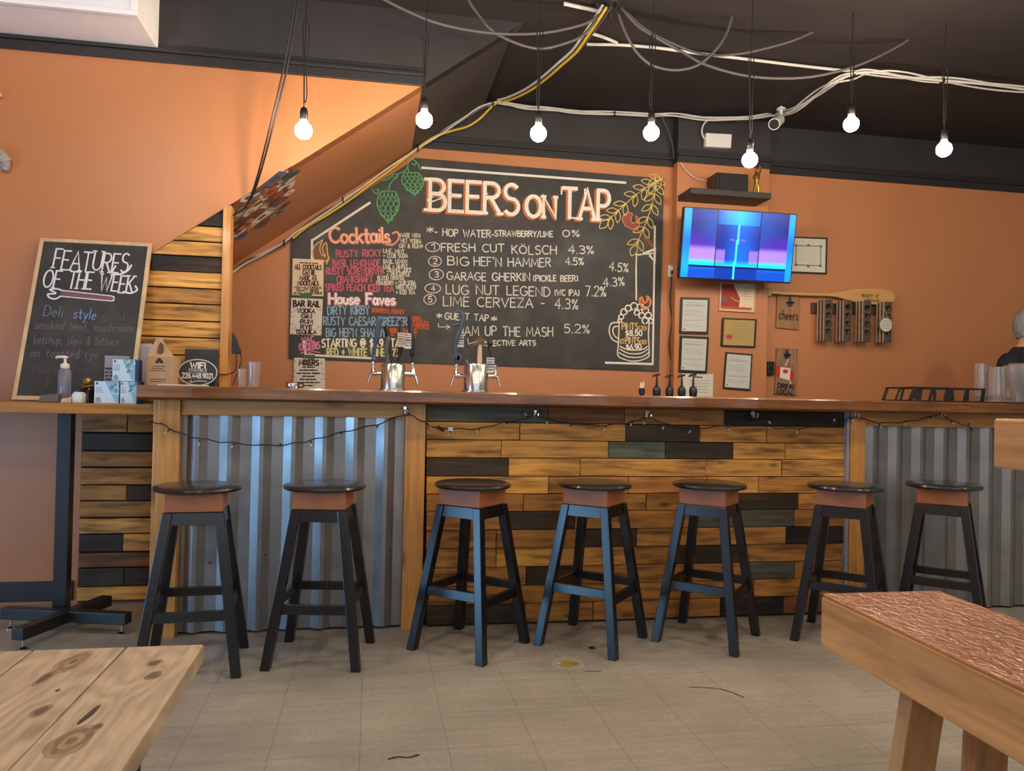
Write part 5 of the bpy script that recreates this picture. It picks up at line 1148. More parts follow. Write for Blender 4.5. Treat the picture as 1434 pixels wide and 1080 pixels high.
# paper carrier, WIFI sign, paper strip at the left end of the bar
cy_ = 4.22; ca, cb = at(205, 540, cy_), at(244, 540, cy_); zs_ = at(225, 499, cy_).z; zt_ = at(225, 472, cy_).z
t = thing('carrier_box', 'brown kraft cardboard carrier with a punched handle on the bar end', 'carrier box', ((ca.x + cb.x) / 2, cy_ + .06, ZT))
b = MB(); b.box((ca.x, cy_, ZT + .0005), (cb.x, cy_ + .13, zs_)); b.build('box', M_KRAFT, t, bevel=.001)
g = MB(); xl, xr_ = ca.x, cb.x
g.slab([(xl + .002, cy_ + .002, zs_), (xr_ - .004, cy_ + .002, zs_), (xr_ - .045, cy_ + .03, zs_ + .045), (xl + .055, cy_ + .05, zt_), (xl + .030, cy_ + .05, zt_), (xl + .014, cy_ + .04, zs_ + .05)], Vector((0, -1, .35)).normalized(), .003).build('handle_flap', M_KRAFT, t)
o = MB().slab([(xl + .045, cy_ + .010, zs_ + .022), (xl + .062, cy_ + .006, zs_ + .010), (xl + .075, cy_ + .012, zs_ + .022), (xl + .066, cy_ + .032, zs_ + .066), (xl + .052, cy_ + .036, zs_ + .074), (xl + .046, cy_ + .028, zs_ + .055)], Vector((0, -1, .35)), .002).build('handle_slot', mat('dark_slot', S(86, 62, 44), .8), t)
b = MB(); DK = S(52, 44, 40)
b.ball(at(223, 504, cy_), .012, 10, 6, (1, .05, .8), DK); b.ball(at(220, 507, cy_), .010, 10, 6, (1, .05, .8), DK); b.ball(at(226, 507, cy_), .010, 10, 6, (1, .05, .8), DK)
for y, a_, c_ in ((514, 212, 231), (517, 213, 229), (520, 211, 232), (532, 210, 232), (535, 211, 231)): scribble(b, at(a_, y, cy_), at(c_, y, cy_), .006, .0035, FRONT, DK, .001)
b.build('print', M_INK, t)
wy = 4.30; wc = at(277, 519, wy); kk = (wc - Vector((0, 0, EYE))).dot(FW) / FPX
t = thing('wifi_sign', 'oval black WIFI sign lettered in pale paint, standing on the bar end', 'sign', (wc.x, wy, ZT))
rx, rz = 27 * kk, 19 * kk; cz = ZT + rz + .003
def ell(f, y): return [(wc.x + rx * f * cos(2 * pi * i / 40), y, cz + rz * f * sin(2 * pi * i / 40)) for i in range(40)]
MB().slab(ell(1, wy), FRONT, .012).build('plaque', M_BLACKPAINT, t)
b = MB(); b.ribbon([Vector(p) + FRONT * .001 for p in ell(.95, wy)], FRONT, .006, S(190, 190, 180), closed=True); b.build('rim_line', M_PAINTCOL, t)
b = MB(); PL = S(232, 228, 216)
def wl(s, u0, u1, v, h, w_, c_=PL): text(b, s, (wc.x + rx * u0, wy, cz + rz * v), (wc.x + rx * u1, wy, cz + rz * v), h * rz, w_ * kk, FRONT, c_, off=.0012, jit=.1, wob=0.01)
wl('WIFI', -.36, .36, .32, .40, 1.9); wl('PASSWORD IS', -.42, .44, .08, .20, .9, S(170, 168, 158)); wl('- RUSTY -', -.75, .72, -.12, .16, .8, S(150, 148, 140)); wl('226.448.9021', -.76, .74, -.42, .36, 1.2)
b.ribbon(smoothpts([Vector((wc.x + rx * u, wy - .0012, cz + rz * v)) for u, v in ((-.3, -.62), (-.38, -.7), (-.28, -.74), (0, -.62), (.45, -.66))], 4), FRONT, .006, S(170, 168, 158)); b.build('lettering', M_PAINTCOL, t)
t = tag(MB().box((at(258, 520, 4.34).x, 4.34, ZT + .0004), (at(302, 520, 4.34).x, 4.42, at(280, 489, 4.34).z)).build('black_box', M_BLACKPAINT, bevel=.003), 'plain black box standing behind the oval WIFI sign', 'box')
tag(MB().box((at(222, 541, 4.02).x, 3.99, ZT + .0004), (at(288, 541, 4.02).x, 4.10, ZT + .007)).build('paper_stack', M_PAPER, bevel=.001), 'thin white stack of paper lying on the bar end', 'paper')
# charger block hung on the plank post
p = at(330, 482, YS - .06)
t = thing('charger', 'black charger block hung on the plank wall post, leads dangling', 'charger', p)
MB().slab([at(x, y, YS - .055) for x, y in ((325, 465), (330, 472), (338, 494), (333, 496), (324, 495))], FRONT, .03).build('block', M_BLACKPL, t, bevel=.003)
MB().tube(smoothpts([at(x, y, YS - .05) for x, y in ((331, 495), (331, 510), (329, 520), (320, 524), (308, 524), (300, 519))], 5), .0035, 6).build('lead', M_CABLEB, t, smooth=True)
MB().tube(smoothpts([at(x, y, YS - .045) for x, y in ((336, 493), (338, 505), (335, 516), (331, 526), (326, 540))], 5), .003, 6).build('lead', M_CABLEB, t, smooth=True)

# ================================================================== right end of the bar: bus tray, cups
ty = 4.22
t0_, t1_ = at(1274, 556, ty), at(1377, 558, ty); u0, u1 = at(1283, 543, ty), at(1379, 545, ty)
t = thing('caddy_tray', 'black plastic tray with cut-out flared sides on the right of the bar', 'tray', ((t0_.x + t1_.x) / 2, ty + .15, ZT))
zb = ZT + .0006; zt_ = at(1330, 544, ty).z; yb0, yb1 = ty, ty + .26; f = .02
B0 = [(t0_.x, yb0, zb), (t1_.x, yb0, zb), (t1_.x, yb1, zb), (t0_.x, yb1, zb)]; T0 = [(u0.x, yb0 + .012, zt_), (u1.x, yb0 - f * 0, zt_), (u1.x, yb1 + f, zt_), (u0.x, yb1 + f, zt_)]
b = MB(); b.box((t0_.x, yb0, zb), (t1_.x, yb1, zb + .010)); b.build('base', M_BLACKPL, t, bevel=.002)
b = MB(); T_ = [Vector(p) for p in T0]
for i in range(4): b.beam(T_[i], T_[(i + 1) % 4], .010, .010)
b.build('rim', M_BLACKPL, t)
for i in range(4):
    p, q = Vector(B0[i]), Vector(B0[(i + 1) % 4]); n_ = 5 if i % 2 == 0 else 3
    for k in range(n_):
        s = k / (n_ - 1) * .96 + .02; a_ = p.lerp(q, s); c_ = T_[i].lerp(T_[(i + 1) % 4], s); wd = .05 if (i % 2 == 0 and k == 2) else .018
        MB().beam(a_ + Vector((0, 0, .008)), c_, wd, .006, up=(0, 1, 0) if i % 2 == 0 else (1, 0, 0)).build('side_strut', M_BLACKPL, t)
mx0, mx1 = u1.x + .014, at(1434, 557, 4.06).x + .35
tag(MB().box((mx0, 4.09, ZT + .0004), (mx1, 4.55, ZT + .008)).build('bar_mat', M_BLACKPL, bevel=.002), 'black rubber bar mat under the clear plastic cups', 'mat')
ZM = ZT + .0085
def cup(x, ytop, wpx, Y, label, n=1):
    c = at(x, ytop, Y); sc = (c - Vector((0, 0, EYE))).dot(FW) / FPX; r1 = wpx * sc / 2; H_ = c.z - ZM; b = MB()
    t = thing('plastic_cup', label, 'plastic cup', (c.x, Y, ZM), 'clear cups stacked upside down on the bar mat')
    # upside down: wide rim at the bottom
    prof = [(r1 + .003, 0), (r1 + .003, .005), (r1, .006)] + [(r1 - (r1 * .22) * k / 8, .006 + (H_ - .006) * k / 8) for k in range(1, 9)] + [(0, H_), (0, H_ - .002), (r1 * .78 - .002, H_ - .002), (r1 - .0015, .004)]
    MB().lathe(prof, (c.x, Y, ZM), 28).build('cup_body', M_CLEAR, t, smooth=True)
    for k in range(n):
        z = ZM + .014 + k * .012; rr = r1 - (r1 * .22) * (z - ZM) / H_
        MB().lathe([(rr + .0005, z - ZM), (rr + .003, z - ZM + .002), (rr + .003, z - ZM + .005), (rr + .0005, z - ZM + .007)], (c.x, Y, ZM), 28).build('rim', M_CLEAR, t, smooth=True)
cup(1374, 509, 19, 4.30, 'tallest clear cup at the left of the cup cluster, against the orange wall', 2)
cup(1396, 514, 23, 4.20, 'clear cup in front of the black shirt, second from the left', 3)
cup(1413, 512, 17, 4.36, 'clear cup behind the pitcher, before the black shirt', 2)
c = at(1428, 509, 4.20); H_ = c.z - ZM; r1 = .058
t = thing('plastic_pitcher', 'clear plastic pitcher at the right picture edge on the bar', 'pitcher', (c.x, 4.20, ZM))
MB().lathe([(0, 0), (r1 * .8, 0), (r1, H_ * .96), (r1 + .006, H_), (r1 + .003, H_), (r1 - .003, H_ * .95), (r1 * .8 - .003, .004), (0, .004)], (c.x, 4.20, ZM), 32).build('jug', M_CLEAR, t, smooth=True)
MB().tube(smoothpts([(c.x + r1 * .98, 4.2, ZM + H_ * .88), (c.x + r1 + .05, 4.2, ZM + H_ * .85), (c.x + r1 + .045, 4.2, ZM + H_ * .4), (c.x + r1 * .88, 4.2, ZM + H_ * .25)], 5), .008, 8).build('handle', M_CLEAR, t, smooth=True)

# ================================================================== things on the left high table
hz_ = hz + .0004
BL = at(27, 556, 4.44); BL.z = hz_ + .007; TL_ = at(43, 332, 4.735); TR_ = at(200, 337, 4.735)
Uv = Vector((1, 0, 0)); Wd = TR_.x - TL_.x; Vv = Vector((0, TL_.y - BL.y, TL_.z - BL.z)); Ht = Vv.length; Vv.normalize(); Nv = Uv.cross(Vv)
O_ = Vector((TL_.x, BL.y, BL.z)); O_.x = (TL_.x + BL.x) / 2 + .005
fb_ = thing('features_board', 'chalkboard headed FEATURES OF THE WEEK leaning on the orange wall', 'chalkboard', O_ + Uv * Wd / 2)
def fp_(u, v, d=0): return O_ + Uv * (u * Wd) + Vv * (v * Ht) + Nv * d
for nm, q in (('frame_side', ((0, 0), (.034, 0), (.034, 1), (0, 1))), ('frame_side', ((.966, 0), (1, 0), (1, 1), (.966, 1))), ('frame_rail', ((.0345, 0), (.9655, 0), (.9655, .024), (.0345, .024))), ('frame_rail', ((.0345, .978), (.9655, .978), (.9655, 1), (.0345, 1)))):
    MB().slab([fp_(u, v) for u, v in q], Nv, .022).build(nm, M_PALEWOOD, fb_, bevel=.002)
MB().slab([fp_(u, v, -.006) for u, v in ((.0346, .0242), (.9654, .0242), (.9654, .9778), (.0346, .9778))], Nv, .008).build('board', M_BOARD, fb_)
def ft(b, s, u0, v0, u1, v1, h, w_, c_, **k): text(b, s, fp_(u0, v0, -.006), fp_(u1, v1, -.006), h, w_, Nv, c_, **k)
b = MB(); LV = S(216, 212, 222)
ft(b, 'FEATURES', .15, .808, .81, .796, .118, .0088, LV, serif=True, jit=.15, gap=.14, wob=.05); ft(b, 'OF THE WEEK', .09, .688, .88, .668, .104, .0088, LV, serif=True, jit=.15, gap=.16, wob=.05)
b.ribbon(smoothpts([fp_(u, v, -.0045) for u, v in ((.70, .84), (.68, .80), (.73, .785), (.81, .81), (.84, .85))], 4), Nv, .010, LV); b.ribbon(smoothpts([fp_(u, v, -.0045) for u, v in ((.80, .675), (.87, .668), (.92, .69), (.90, .715))], 4), Nv, .010, LV)
o = b.build('title_lettering', M_CHALK, fb_); o['label'] = 'FEATURES OF THE WEEK in pale chalk'
b = MB()
b.slab([fp_(u, v, -.0052) for u, v in ((.26, .668), (.70, .645), (.72, .640), (.72, .618), (.70, .616), (.26, .632))], Nv, .0005, S(120, 84, 84))
b.ribbon([fp_(u, v, -.0042) for u, v in ((.26, .668), (.70, .645), (.725, .640), (.725, .615), (.70, .613), (.26, .630))], Nv, .006, LV)
b.ribbon(smoothpts([fp_(u, v, -.0040) for u, v in ((.26, .668), (.22, .676), (.16, .670), (.20, .655), (.21, .645), (.15, .640), (.17, .618), (.22, .612), (.26, .630))], 3), Nv, .009, LV)
o = b.build('spanner_drawing', M_CHALK, fb_); o['label'] = 'chalk drawing of a spanner'
C1, C2, C3 = S(112, 124, 150), S(104, 98, 102), S(88, 82, 86)
b = MB(); ft(b, 'Deli', .14, .505, .30, .500, .062, .0042, C1); ft(b, 'style', .40, .495, .59, .492, .060, .0055, S(112, 138, 184)); ft(b, 'sliced', .64, .490, .84, .488, .055, .0035, C3); o = b.build('faded_line', M_CHALK, fb_); o['label'] = 'half wiped handwriting in faint chalk'
b = MB(); ft(b, 'smoked beef, mushroom', .09, .425, .93, .420, .048, .0042, C2); o = b.build('faded_line', M_CHALK, fb_); o['label'] = 'half wiped handwriting in faint chalk'
b = MB(); ft(b, 'ketchup, slaw & lettuce', .10, .335, .82, .335, .048, .0042, C2); o = b.build('faded_line', M_CHALK, fb_); o['label'] = 'half wiped handwriting in faint chalk'
b = MB(); ft(b, 'on toasted rye', .09, .255, .66, .255, .048, .0042, C2); o = b.build('faded_line', M_CHALK, fb_); o['label'] = 'half wiped handwriting in faint chalk'
b = MB(); ft(b, 'Yours', .11, .165, .34, .165, .045, .0038, C3); ft(b, 'for', .46, .165, .60, .165, .045, .0035, C3); ft(b, '$', .24, .085, .28, .085, .045, .0035, C3); o = b.build('faded_line', M_CHALK, fb_); o['label'] = 'half wiped handwriting in faint chalk'
# pump bottle and small things
c = at(90, 550, 4.30)
t = thing('pump_bottle', 'clear hand sanitiser bottle with a white pump before the chalkboard', 'pump bottle', (c.x, 4.30, hz_))
zz = at(90, 516, 4.30).z - hz_
MB().lathe([(0, 0), (.028, 0), (.030, .004), (.030, zz - .012), (.022, zz - .002), (.015, zz)], (c.x, 4.30, hz_), 28).build('body', mat('clear_bottle_gel', (.55, .56, .66), .12, trans=.75), t, smooth=True)
MB().lathe([(.019, zz), (.021, zz + .004), (.021, zz + .020), (.012, zz + .026), (.006, zz + .028), (.006, zz + .052), (.013, zz + .053), (.013, zz + .062), (0, zz + .064)], (c.x, 4.30, hz_), 20).tube([(c.x, 4.30, hz_ + zz + .058), (c.x - .035, 4.295, hz_ + zz + .058), (c.x - .042, 4.294, hz_ + zz + .050)], [.008, .006, .005], 8).build('pump', mat('cream_plastic', S(226, 216, 200), .4), t, smooth=True)
c = at(68, 556, 4.24); b = MB(); b.hexa([(c.x - .045, 4.22, hz_), (c.x + .05, 4.22, hz_), (c.x + .05, 4.29, hz_), (c.x - .045, 4.29, hz_)], [(c.x - .030, 4.23, hz_ + .036), (c.x + .045, 4.23, hz_ + .044), (c.x + .045, 4.28, hz_ + .044), (c.x - .030, 4.28, hz_ + .036)])
tag(b.build('card_holder', mat('smoky_plastic', S(104, 96, 92), .3), bevel=.004), 'low smoky grey plastic card holder at the foot of the chalkboard', 'card holder')
c = at(93, 560, 4.21); tag(MB().hexa([(c.x - .022, 4.19, hz_), (c.x + .026, 4.19, hz_), (c.x + .026, 4.225, hz_), (c.x - .022, 4.225, hz_)], [(c.x - .018, 4.20, hz_ + .020), (c.x + .026, 4.20, hz_ + .030), (c.x + .026, 4.222, hz_ + .030), (c.x - .018, 4.222, hz_ + .020)]).build('wood_block', M_PALEWOOD, bevel=.002), 'small tan wood block right in front of the pump bottle', 'block')
c = at(111, 556, 4.22)
t = thing('mini_jar', 'little white-labelled jar between the pump bottle and a dark figurine', 'jar', (c.x, 4.22, hz_))
MB().lathe([(0, 0), (.030, 0), (.033, .006), (.033, .042), (.026, .050), (.026, .055), (0, .055)], (c.x, 4.22, hz_), 20).build('body', M_WHITEPL, t, smooth=True); MB().lathe([(.028, .0555), (.028, .066), (0, .067)], (c.x, 4.22, hz_), 20).build('lid', M_BLACKPL, t, smooth=True)
c = at(123, 545, 4.28); zt_ = at(123, 529, 4.28).z - hz_
t = thing('figurine', 'dark brown figurine with a gold face beside the blue boxes', 'figurine', (c.x, 4.28, hz_))
MB().lathe([(0, 0), (.036, 0), (.038, .01), (.033, zt_ * .5), (.022, zt_ * .68), (.016, zt_ * .74)], (c.x, 4.28, hz_), 20).build('body', M_AMBER, t, smooth=True)
o = MB().ball((c.x, 4.275, hz_ + zt_ * .84), zt_ * .17, 14, 10, (1, .9, 1.1)).ball((c.x - .005, 4.255, hz_ + zt_ * .80), .008, 8, 6).ball((c.x - .012, 4.257, hz_ + zt_ * .88), .004, 6, 4).ball((c.x + .004, 4.256, hz_ + zt_ * .88), .004, 6, 4).tube([(c.x - .022, 4.27, hz_ + zt_ * .66), (c.x, 4.245, hz_ + zt_ * .62), (c.x + .022, 4.27, hz_ + zt_ * .66)], .008, 8).build('head', M_GOLD, t, smooth=True)
# boxes of drinks with blue sides
M_BOXB = mat('box_card', attr=True, rough=.55, noise=(20, .03))
def dbox(name, label, x0p, x1p, y0p, y1p, Y, depth, zbase, front=True):
    a_, c_ = at(x0p, y1p, Y), at(x1p, y1p, Y); z1 = zbase + (at(x0p, y0p, Y).z - at(x0p, y1p, Y).z)
    t = thing(name, label, 'box', ((a_.x + c_.x) / 2, Y + depth / 2, zbase), 'blue and white cartons at the bar end')
    MB().box((a_.x, Y, zbase), (c_.x, Y + depth, z1), S(46, 76, 128)).build('carton', M_BOXB, t, bevel=.0015)
    w_, h_ = c_.x - a_.x, z1 - zbase
    def q(u, v, d=.0008): return Vector((a_.x + w_ * u, Y - d, zbase + h_ * v))
    b = MB(); b.slab([q(.01, .01), q(.99, .01), q(.99, .99), q(.01, .99)], FRONT, .0006, S(196, 214, 230))
    b.slab([q(.42, .99, .0012), q(.99, .99, .0012), q(.99, .06, .0012), q(.86, .06, .0012)], FRONT, .0003, S(134, 176, 196))
    for i in range(9):
        u = R.uniform(.62, .95); v = R.uniform(.45, .95); b.ribbon([q(u - .08, v - .06, .0016), q(u, v + .05, .0016), q(u + .03, v - .03, .0016)], FRONT, .008, R.choice((S(96, 140, 170), S(170, 200, 214), S(90, 124, 140))))
    b.slab([q(.07, .84, .0016), q(.15, .84, .0016), q(.15, .92, .0016), q(.11, .97, .0016), q(.07, .92, .0016)], FRONT, .0003, S(28, 60, 110))
    for v in (.70, .62, .55, .48): scribble(b, q(.07, v, 0), q(.30 + .25 * (.7 - v), v, 0), .005, .003, FRONT, S(130, 110, 120), .0014)
    b.slab([q(.06, .05, .0016), q(.30, .05, .0016), q(.24, .26, .0016), q(.14, .30, .0016), q(.06, .2, .0016)], FRONT, .0003, S(150, 150, 138))
    b.build('front_print', M_PAINTCOL, t); return z1, a_.x, c_.x
by_ = 4.16
z1a, xa0, xa1 = dbox('drink_carton', 'blue and white carton standing low on the table, left of the pair', 131.5, 166.5, 533, 564.5, by_, .125, hz_)
z1b, xb0, xb1 = dbox('drink_carton', 'narrow blue and white carton low on the table, against the bar end', 168, 191, 533, 564.5, by_, .125, hz_)
zz1 = max(z1a, z1b) + .0006
dbox('drink_carton', 'blue and white carton stacked on top of the other two', 157, 189, 502, 533, by_ + .005, .12, zz1)
gx0, gx1 = at(146, 520, 4.30).x, at(177, 520, 4.30).x; gz = at(150, 498, 4.30).z
t = thing('grey_carton', 'plain grey carton with dark print standing behind the stacked blue carton', 'box', ((gx0 + gx1) / 2, 4.33, hz_))
MB().box((gx0, 4.30, hz_), (gx1, 4.36, gz)).build('carton', mat('grey_card', S(150, 142, 146), .7), t, bevel=.002)
b = MB()
for y in (518, 523, 528, 533): line(b, 'III', 148, y, 156, y, 3.2, 1.6, S(70, 64, 66), Y=4.40, off=.001) if False else scribble(b, at(148, y, 4.30), at(156, y, 4.30), .012, .010, FRONT, S(70, 64, 66), .001)
b.build('print', M_INK, t)
p0 = at(190, 500, 4.56); gz0 = at(190, 482, 4.56).z
b = MB(); b.hexa([(p0.x - .072, 4.56, hz_), (p0.x + .085, 4.56, hz_), (p0.x + .085, 4.69, hz_), (p0.x - .072, 4.69, hz_)], [(p0.x - .045, 4.57, gz0), (p0.x + .085, 4.57, gz0 + .01), (p0.x + .085, 4.68, gz0 + .01), (p0.x - .045, 4.68, gz0)])
t = tag(b.build('grey_bin', mat('grey_plastic_bin', S(150, 145, 150), .5), bevel=.02), 'rounded pale grey plastic bin behind the kraft carrier', 'bin')

# ================================================================== ceiling things: cables, hub, camera, junction box
hubp = Vector((1.335, 4.37, ZC))
h = thing('ceiling_hub', 'black round ceiling rose where the cables meet, top centre', 'ceiling rose', hubp)
MB().lathe([(.09, 0), (.09, -.02), (.06, -.035), (.03, -.05), (0, -.05)], hubp, 24).build('rose', M_BLACKMETAL, h, smooth=True)
for k in range(5):
    a_ = k * 1.25; MB().tube([hubp + Vector((.04 * cos(a_), .04 * sin(a_), -.03)), hubp + Vector((.06 * cos(a_), .06 * sin(a_), -.075))], [.012, .010], 8).build('gland', M_BLACKPL, h, smooth=True)
def czpt(x, y, z): return atz(x, y, z) if y < 145 else at(x, y, 6.0)
def cable(name, pts, r, m, label, cat='cable', grp=None):
    if name == 'sagging_cable':      # both ends go up to the ceiling
        dv = pts[-1] - pts[-2]; pts = pts + [Vector((pts[-1].x + dv.x * .5, pts[-1].y + .02, ZC))]
        if pts[0].z > 3.5 and pts[0].x < 1.0: pts = [Vector((pts[0].x - .08, pts[0].y, ZC))] + pts
    return tag(MB().tube(smoothpts(pts, 8), r, 8).build(name, m, smooth=True, origin=pts[0]), label, cat, grp)
YG = 4.42
cable('sagging_cable', [at(x, y, YG) for x, y in ((520, -12), (545, 3), (600, 28), (650, 41), (700, 47), (750, 47), (795, 40), (830, 28), (848, 8))], .0085, M_CABLEG, 'grey cable sagging from the rose towards the upper left, shallow one', grp='grey cables sagging under the ceiling')
cable('sagging_cable', [at(x, y, YG + .03) for x, y in ((648, -12), (665, 14), (690, 43), (725, 61), (757, 68), (790, 61), (818, 48), (846, 14))], .0085, M_CABLEG, 'grey cable sagging lowest left of the rose, behind a bulb cord', grp='grey cables sagging under the ceiling')
cable('sagging_cable', [at(x, y, YG - .02) for x, y in ((864, 8), (869, 28), (880, 54), (895, 77), (915, 92), (945, 98), (975, 92), (1000, 72), (1018, 45), (1030, 5), (1034, -12))], .0085, M_CABLEG, 'grey cable in a deep narrow loop right of the rose', grp='grey cables sagging under the ceiling')
cable('sagging_cable', [at(x, y, YG + .02) for x, y in ((866, 6), (893, 36), (920, 53), (955, 73), (987, 90), (1030, 103), (1072, 109), (1120, 109), (1160, 103), (1205, 90), (1255, 66), (1294, 40), (1320, 26))], .0085, M_CABLEG, 'long grey cable sagging far to the right, past the white conduit', grp='grey cables sagging under the ceiling')
cable('sagging_cable', [at(x, y, YG + .06) for x, y in ((866, 5), (900, 38), (940, 60), (985, 76), (1030, 76), (1075, 67), (1120, 53), (1165, 30), (1192, 12))], .008, M_CABLEG, 'grey cable of the right pair sagging less, ending at a ceiling hook', grp='grey cables sagging under the ceiling')
cable('conduit', [atz(x, y, 3.545) for x, y in ((822, 62), (870, 63), (920, 67), (980, 75), (1055, 84), (1120, 92), (1175, 98), (1200, 100))], .010, M_CABLEW, 'straight white conduit run along the black ceiling', 'conduit')
cable('short_cable', [atz(x, y, 3.54) for x, y in ((790, 5), (812, 10), (840, 16))], .011, M_CABLEW, 'short white cable left of the rose', 'cable'); cable('short_cable', [atz(x, y, 3.54) for x, y in ((820, 45), (842, 51), (864, 60))], .010, M_CABLEW, 'short white cable below the rose, above the conduit', 'cable')
# bundle: down the soffit edge, along the wall head, over to the right
cb_ = thing('cable_bundle', 'long bundle of white and yellow cables along the stair edge and ceiling', 'cables', at(695, 143, 6.0))
Y0_ = YW - .05
SO = [(326, 381), (345, 367), (370, 355), (398, 340), (415, 326), (440, 308), (475, 284), (510, 261), (545, 236), (585, 208), (615, 188), (645, 168), (672, 151), (697, 143)]
HO = [(697, 143), (730, 149), (760, 151), (800, 156), (850, 159), (905, 161), (945, 161), (985, 165), (1030, 166), (1065, 163), (1085, 161)]
RI = [(1085, 161), (1105, 157), (1122, 148), (1145, 132), (1160, 120), (1178, 110), (1195, 104), (1212, 101), (1240, 103), (1270, 108), (1300, 111), (1340, 114), (1390, 119), (1450, 127), (1500, 133)]
def rr_(P, k, amp, f): return [(x + amp * .25 * sin(f * i + k), y + amp * sin(f * i * 1.3 + 2 * k)) for i, (x, y) in enumerate(P)]
for k, (amp, rad) in enumerate(((0, .0085), (3.0, .0062), (4.5, .0062), (2.5, .006))):
    P3 = [at(x, y, Y0_ - .01 * k) for x, y in rr_(SO, k, amp * .6, 1.1)]
    MB().tube(smoothpts(P3, 6), rad, 8).build('stair_cable', M_CABLEW if k != 2 else M_CABLEG, cb_, smooth=True)
    H3 = [at(x, y, ((YC if 2.40 < at(x, y, YC).x < 3.28 else YW) if x < 1020 else 5.90) - .055 - .01 * k) for x, y in rr_(HO, k + 1, amp * .7, .9)]
    MB().tube(smoothpts(H3, 6), rad, 8).build('wall_cable', M_CABLEW, cb_, smooth=True)
    if k < 3 or True:
        R3 = []
        for i, (x, y) in enumerate(rr_(RI, k + 2, amp * (1.5 if i_ else 1) if (i_ := 1) else amp, .8)):
            q_ = i / 6.0; zq = 3.43 + (3.49 - 3.43) * min(1, q_); R3.append(atz(x, y, zq) if i > 3 else at(x, y, lerp(5.84, atz(RI[4][0], RI[4][1], 3.48).y, i / 4)))
        R3.append(Vector((6.5, R3[-1].y + .1, 3.50 - .01 * k)))
        MB().tube(smoothpts(R3, 6), rad * (1.15 if k == 0 else 1), 8).build('ceiling_cable', M_CABLEW, cb_, smooth=True)
YL = [(847, 8), (838, 22), (826, 40), (815, 56), (803, 72), (785, 88), (762, 108), (740, 124), (715, 136), (700, 140)]
MB().tube(smoothpts([atz(x + 2, y + 3, 3.48) for x, y in YL], 6), .0085, 8).build('yellow_cable', M_CABLEY, cb_, smooth=True)
MB().tube(smoothpts([atz(x - 3, y, 3.51) for x, y in YL], 6), .0085, 8).build('ceiling_cable', M_CABLEW, cb_, smooth=True)
MB().tube(smoothpts([atz(x + 9 * (1 - i / 9), y + 2, 3.515) for i, (x, y) in enumerate(YL[:5])], 6), .008, 8).build('ceiling_cable', M_CABLEG, cb_, smooth=True)
MB().tube(smoothpts([at(x, y, Y0_ - .025) for x, y in ((700, 140), (686, 152), (672, 166), (655, 177), (630, 184), (606, 193), (580, 211), (548, 237), (520, 257), (490, 280), (455, 303), (432, 316), (410, 334))], 6), .009, 8).build('yellow_cable', M_CABLEY, cb_, smooth=True)
for x, y in ((398, 340), (480, 280), (585, 208), (690, 147), (860, 160)):
    p = at(x, y, Y0_ - .02); MB().tube([p + Vector((-.006, 0, 0)), p + Vector((.006, 0, 0))], .024, 10).build('cable_tie', M_CABLEB, cb_)
for x, y in ((1195, 104), (1320, 113)):
    p = atz(x, y, 3.49); MB().tube([p + Vector((-.006, 0, 0)), p + Vector((.006, 0, 0))], .022, 10).build('cable_tie', M_CABLEB, cb_)
# camera
cp = at(1094, 153, 5.66); cp.z = ZC
t = thing('security_camera', 'white bullet security camera under the ceiling, left of the cable bend', 'camera', cp)
zc = at(1094, 154, 5.66).z
MB().lathe([(.036, zc + .012), (.036, zc), (.012, zc - .006), (.012, zc - .05)], (cp.x, cp.y, 0), 20).lathe([(.010, zc + .012), (.010, ZC)], (cp.x, cp.y, 0), 10).build('mount', M_WHITEPL, t, smooth=True)
ca_, cb2 = at(1093, 166, 5.64), at(1084, 174, 5.50)
MB().tube([ca_, ca_.lerp(cb2, .2), cb2], [.026, .042, .044], 20).build('body', M_WHITEPL, t, smooth=True)
d_ = (cb2 - ca_).normalized(); MB().tube([cb2, cb2 + d_ * .004], [.038, .034], 20).build('lens', M_BLACKPL, t, smooth=True)
p = [at(x, y, YC - .05) for x, y in ((989, 186), (1025, 188), (1024, 207), (988, 205))]
t = thing('junction_box', 'white junction box on the black band above the column', 'junction box', sum(p, Vector()) / 4)
MB().slab(p, FRONT, .045).build('box', M_WHITEPL, t, bevel=.004)
MB().tube(smoothpts([at(x, y, YC - .04) for x, y in ((990, 196), (985, 192), (983, 182), (987, 172), (996, 167))], 5), .007, 8).build('lead', M_CABLEW, t, smooth=True)
cable('thin_lead', [at(x, y, YC - .02) for x, y in ((953, 228), (962, 240), (975, 250), (992, 254))], .004, M_CABLEW, 'thin pale lead drooping from the trim to the speaker', 'lead')
cable('thin_lead', [at(x, y, YW - .05) for x, y in ((927, 164), (935, 182), (941, 200), (944, 222))], .005, M_CABLEG, 'thin grey lead dropping beside the column top, under the white cables', 'lead')
t = thing('wire_pair', 'pair of black wires slanting from the ceiling to the plank post', 'wires', at(345, 290, YS - .06))
for dx in (0, 5):
    pts = [at(420 + dx, -60, 4.25), at(410 + dx, 20, 4.30), at(396 + dx, 100, 4.38), at(375 + dx * .8, 190, 4.5), at(356 + dx * .5, 262, 4.65), at(343, 290, YS - .05), at(326, 302, YS - .052)]
    top_ = pts[0]; k_ = Vector((top_.x + .01, top_.y - .02, ZC)); MB().tube(smoothpts([k_] + pts, 6), .0055, 6).build('wire', M_CABLEB, t, smooth=True)

